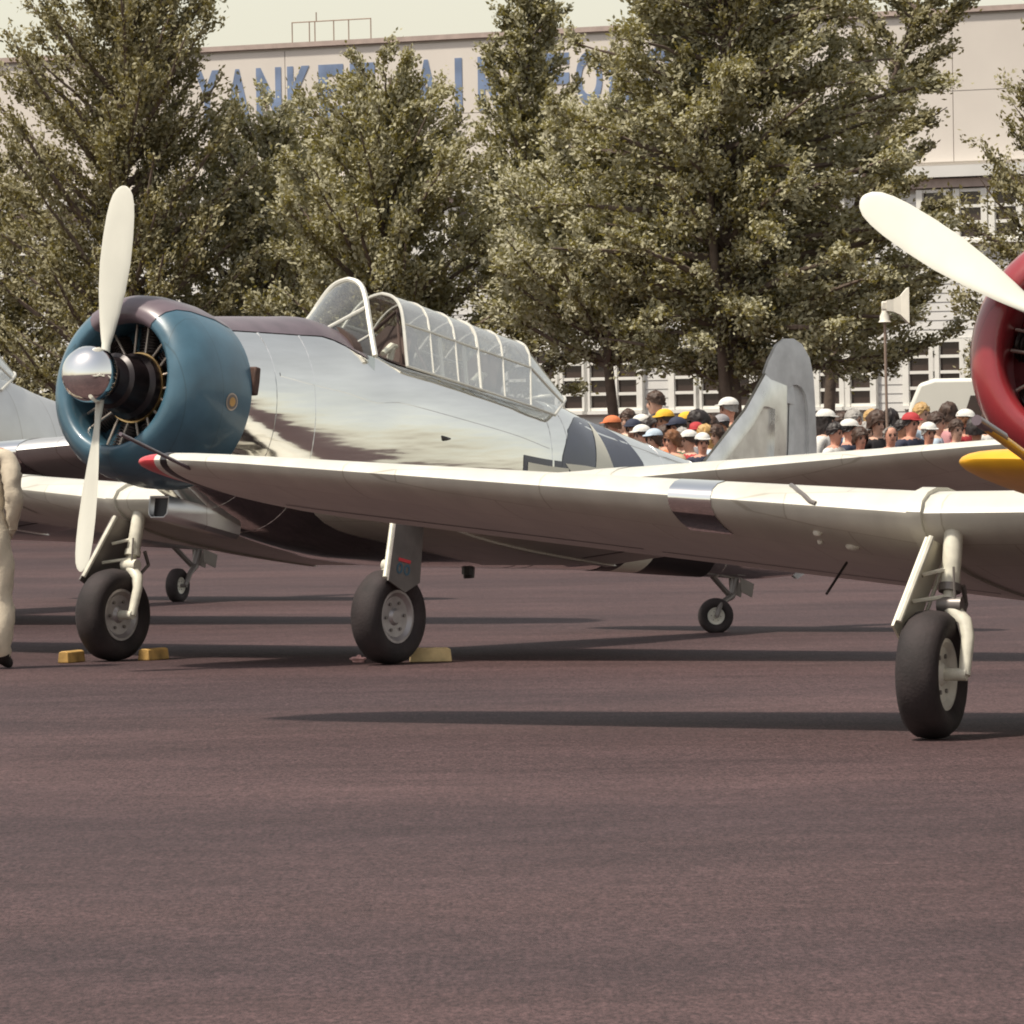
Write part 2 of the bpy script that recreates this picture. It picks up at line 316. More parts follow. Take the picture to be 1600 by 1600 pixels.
def aircraft(name,X,Y,yaw,label,P,group=None,scale=1):
    root=empty(name,(X,Y,0),-yaw,label,'aircraft',group,scale)
    # ---- fuselage
    As=list(np.linspace(.86,8.75,64)); NT=48
    mb=MB(); mb.loft([[L(*fus(a,2*math.pi*k/NT)) for k in range(NT)] for a in As])
    fo=mb.build('fuselage',P['body'],root,60)
    # panel seams as thin raised straps
    if P.get('seams'):
        for a in (1.25,1.72,4.75,5.0,6.5,7.1,7.65):
            s=MB(); s.loft([[L(*fus(a+d,2*math.pi*k/72,o)) for k in range(72)] for d,o in ((-.014,-.004),(-.012,.0022),(.012,.0022),(.014,-.004))],(False,False))
            s.build('seam_strap',P['body'],fo,30)
        for t0,a0,a1 in ((.42,1.3,4.7),(-.25,2.9,7.0),(.95,5.3,7.3)):
            s=MB(); rings=[]
            for a in np.linspace(a0,a1,30): rings.append([L(*fus(a,t0+d,o)) for d,o in ((-.022,-.004),(-.018,.0022),(.018,.0022),(.022,-.004))])
            s.loft(rings,(False,False),closed=False); s.build('seam_strap',P['body'],fo,30)
        for a,b_,c_ in ((3.28,.52,.17),):
            q=MB(); q.tube([L(a-.07,b_,c_+.012),L(a,b_+.035,c_-.005),L(a+.09,b_+.01,c_+.012)],[.006,.016,.005],8); q.build('foothold',M['black'],fo)
    # antiglare panel
    ag=MB(); rings=[]
    for a in np.linspace(.9,2.50,20):
        lo=.98 if a<2.0 else .98-(a-2.0)*.22
        rings.append([L(*fus(a,lo+(math.pi-2*lo)*k/24,.004)) for k in range(25)])
    ag.loft(rings,(False,False),closed=False); ag.build('antiglare_panel',P['glare'],fo,60,recalc=False)
    # belly scoop
    sc=MB()
    for pr in (1,):
        o=[L(.78,b,c) for b,c in ((-.09,-.70),(-.09,-.83),(-.06,-.86),(.06,-.86),(.09,-.83),(.09,-.70))]
        o2=[L(1.6,b,c) for b,c in ((-.09,-.70),(-.09,-.84),(-.06,-.87),(.06,-.87),(.09,-.84),(.09,-.70))]
        sc.loft([o,o2],(False,True))
    x=sc.build('oil_cooler_scoop',M['silver2'],root,30); so_=x.modifiers.new('s','SOLIDIFY'); so_.thickness=.012
    mk('scoop_opening',[L(.83,b,c) for b,c in ((-.085,-.70),(-.085,-.83),(-.055,-.855),(.055,-.855),(.085,-.83),(.085,-.70))],[(0,1,2,3,4,5)],M['black'],x,0,False)
    # ---- cowling
    prof=[(.52,.475),(.36,.455),(.24,.440),(.185,.455),(.17,.49),(.185,.54),(.235,.60),(.32,.642),(.45,.662),(.70,.665),(.90,.640),(.90,.612),(.6,.625),(.52,.475)]
    cw=MB(); cw.lathe(prof,L(0,0,0),AFT,64); cwo=cw.build('cowling',P['cowl'],root,60)
    if P.get('cowltop'):
        t=MB(); rings=[]
        pr=[(.26,.436),(.185,.450),(.165,.49),(.180,.543),(.231,.604),(.318,.646),(.45,.666),(.70,.669),(.895,.644)]
        for a,r in pr:
            lo=.98 if a<.4 else .98-.12*(a-.4)
            rings.append([L(a,r*math.cos(lo+(math.pi-2*lo)*k/24),r*math.sin(lo+(math.pi-2*lo)*k/24)) for k in range(25)])
        t.loft(rings,(False,False),closed=False); t.build('cowling_top_panel',P['cowltop'],cwo,60,recalc=False)
    if P.get('emblem'):
        def cowlpt(a,ang,off): return L(a,(.665+off)*math.cos(ang),(.665+off)*math.sin(ang))
        for rad,mm,off in ((.062,M['rod'],.003),(.052,M['doorgrey'],.0055),(.032,M['brass'],.008)):
            V=[cowlpt(.66,-.09,off)]; F=[]
            for k in range(20):
                a=2*math.pi*k/20; V.append(cowlpt(.66+rad*math.cos(a),-.09+rad*math.sin(a)/.665,off))
            F=[(0,1+k,1+(k+1)%20) for k in range(20)]; mk('emblem',V,F,mm,cwo,0)
        ex=MB(); ex.loft([[L(.93+dx,.60+db,.14+h) for dx,h in ((-.03,-.10),(.03,-.10),(.035,.0),(.03,.10),(-.03,.10),(-.035,0))] for db in (-.05,.05)])
        bevel(ex.build('exhaust_stub',M['rust'],cwo,30),.012)
    # ---- engine
    en=empty('engine',L(.45,0,0)); en.parent=root
    def local(o): # keep part where built although engine empty is moved
        o.matrix_parent_inverse=Matrix.Translation(-L(.45,0,0)); return o
    e=MB(); e.lathe([(.02,.06),(.04,.15),(.12,.17),(.14,.20),(.30,.205),(.33,.235),(.36,.24),(.62,.25),(.75,.1)],L(0,0,0),AFT,32); local(e.build('crankcase',M['engine'],en,30))
    e=MB(); e.lathe([(.385,.232),(.385,.252),(.40,.256),(.415,.252),(.415,.232)],L(0,0,0),AFT,32,closed=True); local(e.build('brass_ring',M['brass'],en,30))
    cm=None
    for k in range(9):
        a=2*math.pi*k/9+.17; d=(PORT*math.cos(a)+UPV*math.sin(a))
        pr=[]
        for j in range(9):
            r0=.26+.021*j; pr+=[(r0,.072),(r0+.004,.088),(r0+.012,.088),(r0+.016,.072)]
        q=MB(); q.lathe([(.22,.06)]+pr+[(.455,.075),(.47,.03)],L(.52,0,0),d,16); local(q.build('cylinder',M['cyl'],en,30))
        for s in (-.07,.07):
            d2=(PORT*math.cos(a+s*3.0)+UPV*math.sin(a+s*3.0)); d3=(PORT*math.cos(a+s*1.7)+UPV*math.sin(a+s*1.7))
            q=MB(); q.tube([L(.40,0,0)+d2*.24,L(.40,0,0)+d3*.455],.0095,8); local(q.build('pushrod',M['rod'],en))
    dk=MB(); dk.lathe([(.62,.24),(.62,.60),(.63,.60),(.63,.24)],L(0,0,0),AFT,40,closed=True); local(dk.build('baffle',M['black'],en))
    # ---- propeller
    pe=empty('propeller',L(0,0,0)); pe.parent=root
    def lp(o): o.matrix_parent_inverse=Matrix.Translation(-L(0,0,0)); return o
    for s in (0,math.pi):
        th=P['prop_angle']+s        # angle from up, towards starboard
        rd=UPV*math.cos(th)-PORT*math.sin(th); tn=-(UPV*math.sin(th))-PORT*math.cos(th)   # rd radial, tn = direction of motion
        prs=[(.14,.06,.06,46),(.24,.065,.055,42),(.32,.10,.038,36),(.45,.145,.028,30),(.62,.195,.022,25),(.82,.228,.017,21),(1.0,.228,.014,18),(1.15,.213,.012,16),(1.24,.19,.010,15),(1.305,.155,.008,14),(1.345,.105,.006,14),(1.365,.05,.004,14),(1.37,.015,.003,14)]
        rings=[]
        for r,ch,tk,be in prs:
            be=R(be); cdir=tn*math.cos(be)-AFT*math.sin(be); nd=tn*math.sin(be)+AFT*math.cos(be)
            rings.append([L(.03,0,0)+rd*r+cdir*(ch/2*math.cos(2*math.pi*k/14))+nd*(tk/2*math.sin(2*math.pi*k/14)) for k in range(14)])
        lp(MB().loft(rings).build('blade',M['prop'],pe,60))
    h=MB(); h.lathe([(-.295,.0),(-.29,.05),(-.272,.10),(-.235,.15),(-.185,.183),(-.12,.2),(-.06,.197),(-.01,.18),(.02,.15)],L(0,0,0),AFT,40); lp(h.build('hub_dome',M['chrome'],pe,60))
    # ---- wings
    wing_part('centre_wing',(-1.4,-.9,-.5,0,.5,.9,1.4),P['wing'],root,1)
    tip0=P.get('tip0',6.2)
    for side in (1,-1):
        ow=wing_part('outer_wing',(1.4,1.8,2.6,3.5,4.5,5.2,5.55,5.8,6.0,6.12,tip0) if tip0>6.12 else (1.4,1.8,2.6,3.5,4.5,5.0,tip0),P['wing'],root,side)
        tipm=P['tip'] if side<0 else P.get('tipport',P['wing'])
        wing_part('wing_tip',[tip0]+[x for x in (5.7,5.85,6.0,6.15,6.25,6.32,6.37,6.4,6.415,6.419) if x>tip0],tipm,root,side)
        if side<0 and P.get('tipband'):
            wing_part('tip_band',(tip0-.10,tip0-.05),M['black'],ow,side,.045)
        wing_part('joint_fairing',(1.365,1.385,1.425,1.445),P['wing'],root,side,.10)
        # aileron and flap gap lines as thin dark strips under wing
        for b0,b1,fx in ((1.5,3.5,.80),(3.6,5.8,.78)):
            V=[];F=[]
            for j,B in enumerate(np.linspace(b0,b1,14)):
                r=wsec(side*B); le=min(q[0] for q in r); te=max(q[0] for q in r); x=le+(te-le)*fx
                lo=[q for q in r[15:]]; z=np.interp(x,[q[0] for q in lo],[q[2] for q in lo])
                V+= [L(x-.012,side*B,z-.003),L(x+.012,side*B,z-.003)]
                if j: F.append((2*j-2,2*j-1,2*j+1,2*j))
            mk('control_gap',V,F,M['black'],ow,0)
        # landing light in leading edge
        B0=2.62; V=[];F=[]; rings=[]
        for B in (B0,B0+.08,B0+.18,B0+.26):
            r=wsec(side*B); idx=range(10,19); cx=wle(B)+.3; cz=wc(B)
            rings.append([L(q[0]-.004,q[1],cz+(q[2]-cz)*1.03) for q in (r[i] for i in idx)])
        lm=MB(); lm.loft(rings,(False,False),closed=False); lm.build('landing_light',M['chrome'] if P.get('light',True) else P['wing'],ow,60,recalc=False)
        # gear
        lg=empty('landing_gear',L(2.0,side*1.2,-.65)); lg.parent=root
        def lgp(o): o.matrix_parent_inverse=Matrix.Translation(-L(2.0,side*1.2,-.65)); return o
        sb=side; AX=(1.90,sb*1.27,-1.375)
        q=MB(); q.tube([L(2.02,sb*1.22,-.55),L(1.99,sb*1.22,-.90)],[.052,.050],16); q.tube([L(1.99,sb*1.22,-.90),L(1.97,sb*1.215,-1.02)],[.034,.034],14); lgp(q.build('strut',M['gearwhite'],lg))
        q=MB(); q.tube([L(1.99,sb*1.22,-.885),L(1.985,sb*1.22,-.925)],.06,16); q.tube([L(1.96,sb*1.27,-1.0),L(1.96,sb*1.14,-1.0)],.045,12); lgp(q.build('strut_collar',M['doorgrey'] if P.get('darkcollar') else M['gearwhite'],lg))
        q=MB(); q.tube([L(1.97,sb*1.235,-.985),L(1.965,sb*1.19,-1.03),L(1.955,sb*1.12,-1.09),L(1.94,sb*1.095,-1.17),L(1.905,sb*1.095,-1.38)],[.045,.045,.04,.036,.032],12)
        q.tube([L(1.90,sb*1.08,-1.375),L(1.90,sb*1.22,-1.375)],.034,12); lgp(q.build('axle_arm',M['gearwhite'],lg))
        q=MB(); q.tube([L(2.06,sb*1.17,-.88),L(2.12,sb*1.17,-.97),L(2.02,sb*1.16,-1.06)],.014,8); q.tube([L(1.94,sb*1.19,-.80),L(1.93,sb*1.17,-1.02),L(1.93,sb*1.08,-1.34)],.007,6); lgp(q.build('brake_line',M['doorgrey'],lg))
        wheel(lg,L(*AX),PORT,.338,.235,.18,M['tyre'],P['rim'])
        for o in lg.children:
            if o.name.split('.')[0] in ('tyre','rim','rim_bolt'): lgp(o)
        o0=L(1.82,sb*1.30,-.66); dn=(L(1.64,sb*1.425,-1.21)-o0); 
        q=MB(); q.prism([(0,0),(.32,0),(.36,.82),(.21,1.0),(.0,.90)],o0,AFT,dn,PORT*sb,.014); d=lgp(q.build('gear_door',P['door'],lg,20))
        q=MB(); q.tube([o0+AFT*.003+PORT*sb*-.02,o0+dn*.86+PORT*sb*-.02],.017,8); q.tube([o0+AFT*.32+PORT*sb*-.02,o0+AFT*.355+dn*.8+PORT*sb*-.02],.012,8)
        q.tube([o0+AFT*.13+dn*.35,L(1.98,sb*1.22,-.80)],.012,6); q.tube([o0+AFT*.13+dn*.62,L(1.97,sb*1.22,-.95)],.012,6); lgp(q.build('door_frame',M['gearwhite'],lg))
        if P.get('doormark') and side>0:
            nn=PORT*.004+PORT*.014
            def dd(x,y): return o0+AFT*x+dn*y+nn
            mk('door_mark',[dd(.08,.56),dd(.22,.56),dd(.22,.605),dd(.08,.605)],[(0,1,2,3)],M['redbright'],d,0); 
            for x0 in (.07,.155):
                r1=[dd(x0+.035+.035*math.cos(t),.70+.075*math.sin(t)) for t in np.linspace(0,6.283,17)[:-1]]; r3=[dd(x0+.035+.018*math.cos(t),.70+.05*math.sin(t)) for t in np.linspace(0,6.283,17)[:-1]]
                mk('door_mark',r1+r3,[(k,(k+1)%16,16+(k+1)%16,16+k) for k in range(16)],M['blue'],d,0)
        # wheel well in centre section
        wv=[L(x,side*y,-.70+.02*0) for x,y in ()]
    # pitot tube starboard
    B=6.0; r=wsec(-B); le=min(q[0] for q in r)
    q=MB(); q.tube([L(le+.06,-B,wc(B)-.035),L(1.87,-B-.01,-.035)],P.get('pitr',.014),10)
    pt=q.build('pitot_tube',P['pitot'],root)
    if P.get('pittip'):
        q=MB(); q.tube([L(2.2,-B-.006,-.036),L(1.85,-B-.0105,-.035)],P['pitr']*1.12,10); q.build('pitot_sleeve',M['purple'],pt)
    # ---- tail
    def vsurf(poly,th,m,nm):
        mb=MB(); n=len(poly); cx=sum(p[0] for p in poly)/n; cz=sum(p[1] for p in poly)/n
        rg=[]
        for b,k in ((-th*.35,1.0),(-th,.86),(-th*1.1,.5),(th*1.1,.5),(th,.86),(th*.35,1.0)): rg.append([L(cx+(p[0]-cx)*k,b,cz+(p[1]-cz)*k) for p in poly])
        mb.loft(rg); return mb.build(nm,m,root,89)
    def smoothpoly(pts,it=2):
        for _ in range(it):
            o=[]
            for i in range(len(pts)):
                a,b=pts[i],pts[(i+1)%len(pts)]; o+=[(a[0]*.75+b[0]*.25,a[1]*.75+b[1]*.25),(a[0]*.25+b[0]*.75,a[1]*.25+b[1]*.75)]
            pts=o
        return pts
    vsurf([(7.25,.60),(7.35,.74),(7.60,1.0),(7.84,1.25),(8.07,1.585),(8.16,1.61),(8.40,1.61),(8.47,1.1),(8.52,.5),(8.4,.45)],.045,P['fin'],'fin')
    rp=[(8.425,1.58),(8.425,1.625),(8.06,1.60),(8.10,1.70),(8.19,1.85),(8.30,1.925),(8.42,1.95),(8.55,1.93),(8.68,1.84),(8.76,1.70),(8.83,1.45),(8.90,1.15),(8.97,.7),(9.02,.35),(8.98,.15),(8.80,.04),(8.62,.10),(8.545,.4),(8.49,1.1)]
    vsurf(rp,.036,P['rudder'],'rudder')
    for side in (1,-1):
        rg=[]
        for B,le,te in ((.10,7.35,8.55),(.6,7.42,8.56),(1.2,7.52,8.53),(1.6,7.62,8.46),(1.85,7.75,8.32),(1.97,7.95,8.15)):
            rg.append([L(*p) for p in airfoil(le,te-le,side*B,.34,.09,.0,11,0)])
        MB().loft(rg).build('tailplane',P['tailp'],root,40)
    # tail wheel
    tw=empty('tail_wheel',L(8.0,0,-.1)); tw.parent=root
    def twp(o): o.matrix_parent_inverse=Matrix.Translation(-L(8.0,0,-.1)); return o
    ang=P.get('tw',0.35); ax=(PORT*math.cos(ang)+Vector((0,1,0))*math.sin(ang))
    c0=L(7.72,0,-.435); wheel(tw,c0,ax,.143,.10,.065,M['tyre'],P['rimtail'])
    for o in list(tw.children): twp(o)
    q=MB(); fdir=ax.cross(Vector((0,0,1)))*-1
    q.tube([L(7.95,0,-.05),L(7.92,0,-.24),c0+ax*.075+Vector((0,.06,.1)),c0+ax*.075],[.035,.03,.022,.02],10); q.tube([c0+ax*.09,c0-ax*.06],.016,8)
    q.tube([L(7.55,0,-.10),L(7.92,0,-.26)],.022,8); twp(q.build('fork',M['doorgrey'],tw))
    for s in (-1,1):
        q=MB(); q.prism([(0,0),(.20,.02),(.19,.13),(.03,.11)],L(7.93,s*.05,-.09),AFT,-UPV,PORT*s,.008); twp(q.build('tail_wheel_door',M['doorgrey'],tw,20))
    q=MB(); q.tube([L(4.42,.0,-.50),L(4.44,.0,-.65)],.05,8); q.tube([L(4.44,.0,-.62),L(4.455,.0,-.675)],.042,10); q.build('drain_fitting',M['engine'],root)
    # ---- canopy
    W0,Z0,ZH=.42,.635,.585
    def arch(af,slant,ang,w=1.,h=1.,off=0.):
        bf,zz=aprof(ang); b=bf*(W0*w+off)
        return L(af+slant*zz,b,Z0+zz*(ZH*h+off))
    feet=[(2.91,.14,1,1.0),(3.23,.14,1,1.0),(3.54,.15,1,.985),(3.82,.16,1,.97),(4.13,.18,.985,.965),(4.47,.22,.97,.955),(4.82,.45,.90,.42)]
    TR=.62
    def pane(par,f0,f1,t0,t1,name='pane'):
        n=8; V=[];F=[]
        for k in range(n+1):
            t=t0+(t1-t0)*k/n
            V+= [arch(f0[0],f0[1],t,f0[2],f0[3]),arch(f1[0],f1[1],t,f1[2],f1[3])]
            if k: F.append((2*k-2,2*k-1,2*k+1,2*k))
        return mk(name,V,F,M['glass'],par,60,False)
    cn=empty('canopy',L(3.7,0,.64)); cn.parent=root
    def cp(o): o.matrix_parent_inverse=Matrix.Translation(-L(3.7,0,.64)); return o
    for f0,f1 in zip(feet[:-1],feet[1:]):
        for t0,t1 in ((0,TR),(TR,math.pi-TR),(math.pi-TR,math.pi)): cp(pane(cn,f0,f1,t0,t1))
    for i,f in enumerate(feet):
        q=MB(); wd=.013 if i in (0,3,6) else .009
        q.tube([arch(f[0],f[1],t,f[2],f[3],-.002) for t in np.linspace(0,math.pi,41)],wd,6); cp(q.build('arch_frame',P['frame'],cn))
    for t in (0.02,TR,math.pi/2,math.pi-TR,math.pi-.02):
        q=MB(); q.tube([arch(f[0],f[1],t,f[2],f[3],-.001) for f in feet],.011 if t!=math.pi/2 else .009,6); cp(q.build('rail_frame',P['frame'],cn))
    for (f,k) in ((3.38,1.),(3.68,1.)):
        q=MB(); q.tube([arch(f,.145,t,1,.99,-.03) for t in np.linspace(.05,TR,8)],.016,6); cp(q.build('inner_frame',M['cream'],cn))
    # windscreen
    TS=.68
    wsn=empty('windscreen',L(2.4,0,.7)); wsn.parent=root
    def wp(o): o.matrix_parent_inverse=Matrix.Translation(-L(2.4,0,.7)); return o
    def warch(t): 
        bf,zz=wprof(t); return L(2.51+.13*zz,bf*.425,.635+zz*.605)
    def wbase(t):
        q=abs(t-math.pi/2)/(math.pi/2); qs=1-TS/(math.pi/2)
        if q<=qs: a=2.27+.03*q/qs; b=.13*q/qs
        else: f=(q-qs)/(1-qs); a=2.30+.21*f; b=.13+.305*f**.9
        b=math.copysign(b,math.pi/2-t)
        s_=fs(a); hw=s_[4]; z=s_[1]+(s_[2]-s_[1])*(max(0,1-(abs(b)/hw)**s_[5]))**(1/s_[5]); return L(a,b,z-.005)
    for t0,t1 in ((0.0,TS),(TS,math.pi-TS),(math.pi-TS,math.pi)):
        V=[];F=[]
        for k in range(11):
            t=t0+(t1-t0)*k/10; V+=[wbase(t),warch(t)]
            if k: F.append((2*k-2,2*k-1,2*k+1,2*k))
        wp(mk('pane',V,F,M['wsglass'],wsn,60,False))
    q=MB(); q.tube([warch(t) for t in np.linspace(0,math.pi,41)],.021,8); wp(q.build('arch_frame',P['frame'],wsn))
    for t in (TS,math.pi-TS):
        q=MB(); q.tube([wbase(t),warch(t)],.015,8); wp(q.build('side_bar',P['frame'],wsn))
    for t in (.34,math.pi-.34):
        q=MB(); q.tube([wbase(t),warch(t)],.007,6); wp(q.build('thin_bar',P['frame'],wsn))
    # cockpit floor, seats, rollover, instrument hood
    q=MB(); rings=[[L(*fus(a,1.08+(math.pi-2.16)*k/12,.005)) for k in range(13)] for a in np.linspace(2.52,4.85,14)]
    q.loft(rings,(False,False),closed=False); q.build('cockpit_deck',M['interior'],root,60,recalc=False)
    for a in (3.05,4.15):
        st=empty('seat',L(a,0,.6)); st.parent=root
        q=MB(); q.prism([(-.19,0),(.19,0),(.17,.34),(.09,.42),(-.09,.42),(-.17,.34)],L(a+.12,0,.6),PORT,UPV+AFT*.22,AFT,.07); o=q.build('seat_back',M['interior'],st); o.matrix_parent_inverse=Matrix.Translation(-L(a,0,.6))
        q=MB(); q.tube([L(a-.02,.14,.64),L(a+.0,.15,.80),L(a+.06,.12,.83)],[.03,.025,.02],8); q.tube([L(a-.12,.16,.74),L(a+.0,.14,.82),L(a+.12,.10,.84)],[.02,.028,.018],8); o=q.build('harness',M['cream'],st); o.matrix_parent_inverse=Matrix.Translation(-L(a,0,.6))
    q=MB(); q.tube([L(2.95,.33,.64),L(3.25,0,1.13),L(2.95,-.33,.64)],.014,6); q.tube([L(3.3,.33,.64),L(3.25,0,1.13)],.012,6); q.build('crash_frame',M['interior'],root)
    q=MB(); q.loft([[L(a,.36*math.cos(t),.60+.26*math.sin(t)) for t in np.linspace(0,math.pi,14)] for a in (2.35,2.62)]); q.build('instrument_hood',M['interior'],root)
    # ---- insignia
    if P.get('insignia'):
        A0,V0=5.52,.10
        def dec(nm,tri,mm,off):
            bm=bmesh.new()
            for t in tri:
                vs_=[bm.verts.new((p[0],p[1],0)) for p in t]; bm.faces.new(vs_)
            for _ in range(3): bmesh.ops.subdivide_edges(bm,edges=bm.edges[:],cuts=1,use_grid_fill=True)
            for v in bm.verts: v.co=L(*fus_arc(A0+v.co.x,V0+v.co.y,off))
            me=bpy.data.meshes.new(nm); bm.to_mesh(me); bm.free(); me.polygons.foreach_set('use_smooth',[True]*len(me.polygons)); link(nm,me,mm,fo)
        RR=.68
        dec('insignia_disc',[((0,0),(RR*math.cos(t),RR*math.sin(t)),(RR*math.cos(t+math.pi/8),RR*math.sin(t+math.pi/8))) for t in np.arange(16)*math.pi/8],M['navy'],.003)
        st=[]
        op=[(RR*.93*math.cos(math.pi/2+k*math.pi*.4),RR*.93*math.sin(math.pi/2+k*math.pi*.4)) for k in range(5)]; ip=[(RR*.36*math.cos(math.pi/2+(k+.5)*math.pi*.4),RR*.36*math.sin(math.pi/2+(k+.5)*math.pi*.4)) for k in range(5)]
        for k in range(5): st+= [((0,0),ip[k-1],op[k]),((0,0),op[k],ip[k])]
        dec('insignia_star',st,M['cream'],.006)
        for sx in (-1,1):
            def rect(x0,x1,y0,y1): 
                return [((sx*x0,y0),(sx*x1,y0),(sx*x1,y1)),((sx*x0,y0),(sx*x1,y1),(sx*x0,y1))]
            dec('insignia_bar_edge',rect(.55,1.2,-.13,.21),M['navy'],.0018); dec('insignia_bar',rect(.55,1.14,-.08,.16),M['cream'],.0042)
    if P.get('band'):
        for a0,a1,mm in ((5.95,6.18,M['black']),(6.18,6.52,M['cream']),(6.52,7.45,M['black'])):  # cream and black stripes; long aft black puts the belly's shade into the paint
            q=MB(); rings=[[L(*fus(a,-.75-(math.pi-1.5)*k/20,.0032)) for k in range(21)] for a in np.linspace(a0,a1,6)]
            q.loft(rings,(False,False),closed=False); q.build('belly_band_and_shade',mm,fo,60,recalc=False)
    return root

P_main=dict(body=M['silver'],cowl=M['blue'],cowltop=M['purple'],glare=M['purple'],wing=M['white'],tip=M['white'],tipport=M['white'],fin=M['finmetal'],rudder=M['grey_fabric'],tailp=M['silver2'],
  rim=M['rim'],rimtail=M['rimwhite'],door=M['doorgrey'],frame=M['frameal'],pitot=M['purple'],prop_angle=.0,insignia=True,band=True,emblem=True,doormark=True,seams=True,tw=-.85,light=False)
aircraft('trainer_aircraft',-1.939,44.2025,.6377,'polished silver propeller aircraft with teal blue cowling and long glazed canopy',P_main)
P_fore=dict(P_main,body=M['white'],cowl=M['red'],cowltop=None,glare=M['black'],tip=M['redbright'],fin=M['white'],rudder=M['white'],tailp=M['white'],rim=M['rimwhite'],door=M['cream'],
  prop_angle=R(57),insignia=False,band=False,emblem=False,doormark=False,seams=False,tip0=6.25,tipband=True,pitr=.011,light=True,darkcollar=True)
FO=aircraft('trainer_aircraft',3.3364,31.6314,.3726,'white propeller aircraft with dark red cowling, its long wing crossing the foreground',P_fore)
P_yel=dict(P_fore,cowl=M['white'],tip=M['yellow'],tipport=M['yellow'],tip0=5.0,tipband=False,pitot=M['yellow'],pittip=True,pitr=.019,prop_angle=.6)
yw=.36
tipL=L(3.0,-6.40,-.0); want=at(1504,640,24.6)
off=Matrix.Rotation(-yw,3,'Z')@Vector((tipL.x,tipL.y,0))
aircraft('trainer_aircraft',want.x-off.x,want.y-off.y,yw,'aircraft reaching in from the right edge with a bright yellow wing tip',P_yel)
P_bg=dict(P_main,wing=M['silver2'],tipport=M['silver2'],cowl=M['white'],cowltop=None,body=M['silver2'],glare=M['silver2'],insignia=False,band=False,emblem=False,doormark=False,seams=False,prop_angle=.4,tw=.15,rudder=M['silver2'],light=True)
bk=1.19; by=.62; tl=L(7.72,0,-.435)*bk; o2=Matrix.Rotation(-by,3,'Z')@Vector((tl.x,tl.y,0)); gp=ground_at(278,940)
aircraft('trainer_aircraft',gp.x-o2.x,gp.y-o2.y,by,'silver aircraft parked behind the blue-nosed one, at the left edge',P_bg,None,bk)

# small fittings on the near white wing
def wing_under(B,fx):
    r=wsec(-B); le=min(q[0] for q in r); te=max(q[0] for q in r); x=le+(te-le)*fx; lo=r[15:]
    return x,np.interp(x,[q[0] for q in lo],[q[2] for q in lo])
for B,fx,rr in ((2.04,.09,.026),(2.08,.16,.016),(1.90,.18,.040)):
    x,z=wing_under(B,fx); q=MB(); q.lathe([(-.01,rr),(.004,rr),(.014,rr*.8),(.02,rr*.4),(.021,.001)],L(x,-B,z),-UPV,16); q.build('signal_lamp',M['rimwhite'],FO)
pts_=[]
for k in range(7):
    f=k/6; B=2.20-.21*f; r_=wsec(-B); le_=min(q_[0] for q_ in r_); te_=max(q_[0] for q_ in r_); x_=le_+(te_-le_)*(.075*(1-f)**2+.002); upr=r_[:15][::-1]
    pts_.append(L(x_,-B,float(np.interp(x_,[q_[0] for q_ in upr],[q_[2] for q_ in upr]))+.006))
q=MB(); q.tube(pts_,.013,8); q.build('stall_strip',M['doorgrey'],FO)
q=MB(); q.tube([L(2.60,-2.0,-.66),L(2.29,-2.0,-.88)],.008,6); q.build('whip_antenna',M['black'],FO)
x,z=wing_under(1.0,.1)

# chocks and cloth
def chock(px,py,dims,rz,m,label,Y=None):
    g=ground_at(px,py); q=MB(); w,d,h=dims
    q.prism([(-w/2,0),(w/2,0),(w/2-.01,h*.9),(w/2-.03,h),(-w/2+.03,h),(-w/2+.01,h*.9)],(0,d/2,0),(1,0,0),(0,0,1),(0,-1,0),d)
    o=q.build('wheel_chock',m,None,20); bevel(o,.006); o.location=(g.x,g.y,.001); o.rotation_euler=(0,0,rz); tag(o,label,'chock','wooden wheel chocks'); return o
chock(673,1034,(.295,.11,.098),.12,M['wood'],'pale wooden wheel chock right of the wheel with the grey gear door')
chock(112,1035,(.09,.30,.085),-.35,M['yellowwood'],'yellow wooden chock at the left of the leftmost main wheel')
chock(240,1031,(.10,.30,.085),-.45,M['yellowwood'],'yellow wooden chock just right of the leftmost main wheel')
bm=bmesh.new(); bmesh.ops.create_icosphere(bm,subdivisions=3,radius=.05)
for v in bm.verts:
    f=1+.35*math.sin(v.co.x*90+1)*math.cos(v.co.y*80)+.2*math.sin(v.co.z*120); v.co=Vector((v.co.x*f*1.1,v.co.y*f*.8,max(-.02,v.co.z*f*.55)))
me=bpy.data.meshes.new('crumpled_cloth'); bm.to_mesh(me); bm.free(); o=link('crumpled_cloth',me,M['pink']); g=ground_at(560,1035); o.location=(g.x,g.y,.021); tag(o,'crumpled pink cloth on the asphalt by a main wheel','cloth')

# ------------------------------------------------------------------ hangar building
PW0=Vector((-10.9,131,0)); WD=Vector((20.8,-12,0)).normalized(); WN=Vector((-WD.y,WD.x,0))*-1   # WN towards camera side
if WN.y>0: WN=-WN
ZT=9.63; ZL=6.45
M['wall']=mat('pale_concrete_panel',(.60,.55,.50),.8,0,.08,.4,.05,30)
M['siding']=mat('grey_white_siding',(.60,.585,.56),.75,0,.07,1.2)
M['coping']=mat('brown_coping',(.38,.30,.265),.7)
M['frame']=mat('white_window_frame',(.72,.70,.65),.6,0,.06,5)
M['pane']=mat('dark_window_glass',(.045,.03,.026),.15,0,.4,1.5,spec=.6)
M['lettering']=mat('faded_blue_lettering',(.17,.225,.35),.8,0,.3,1.6)
M['pipe']=mat('pipe_brown',(.25,.18,.14),.6)
M['concrete']=mat('pale_base_concrete',(.52,.49,.44),.8,0,.08,2)
bld=empty('hangar_building',PW0,math.atan2(WD.y,WD.x),'large pale hangar building with blue wall lettering behind the trees','building')
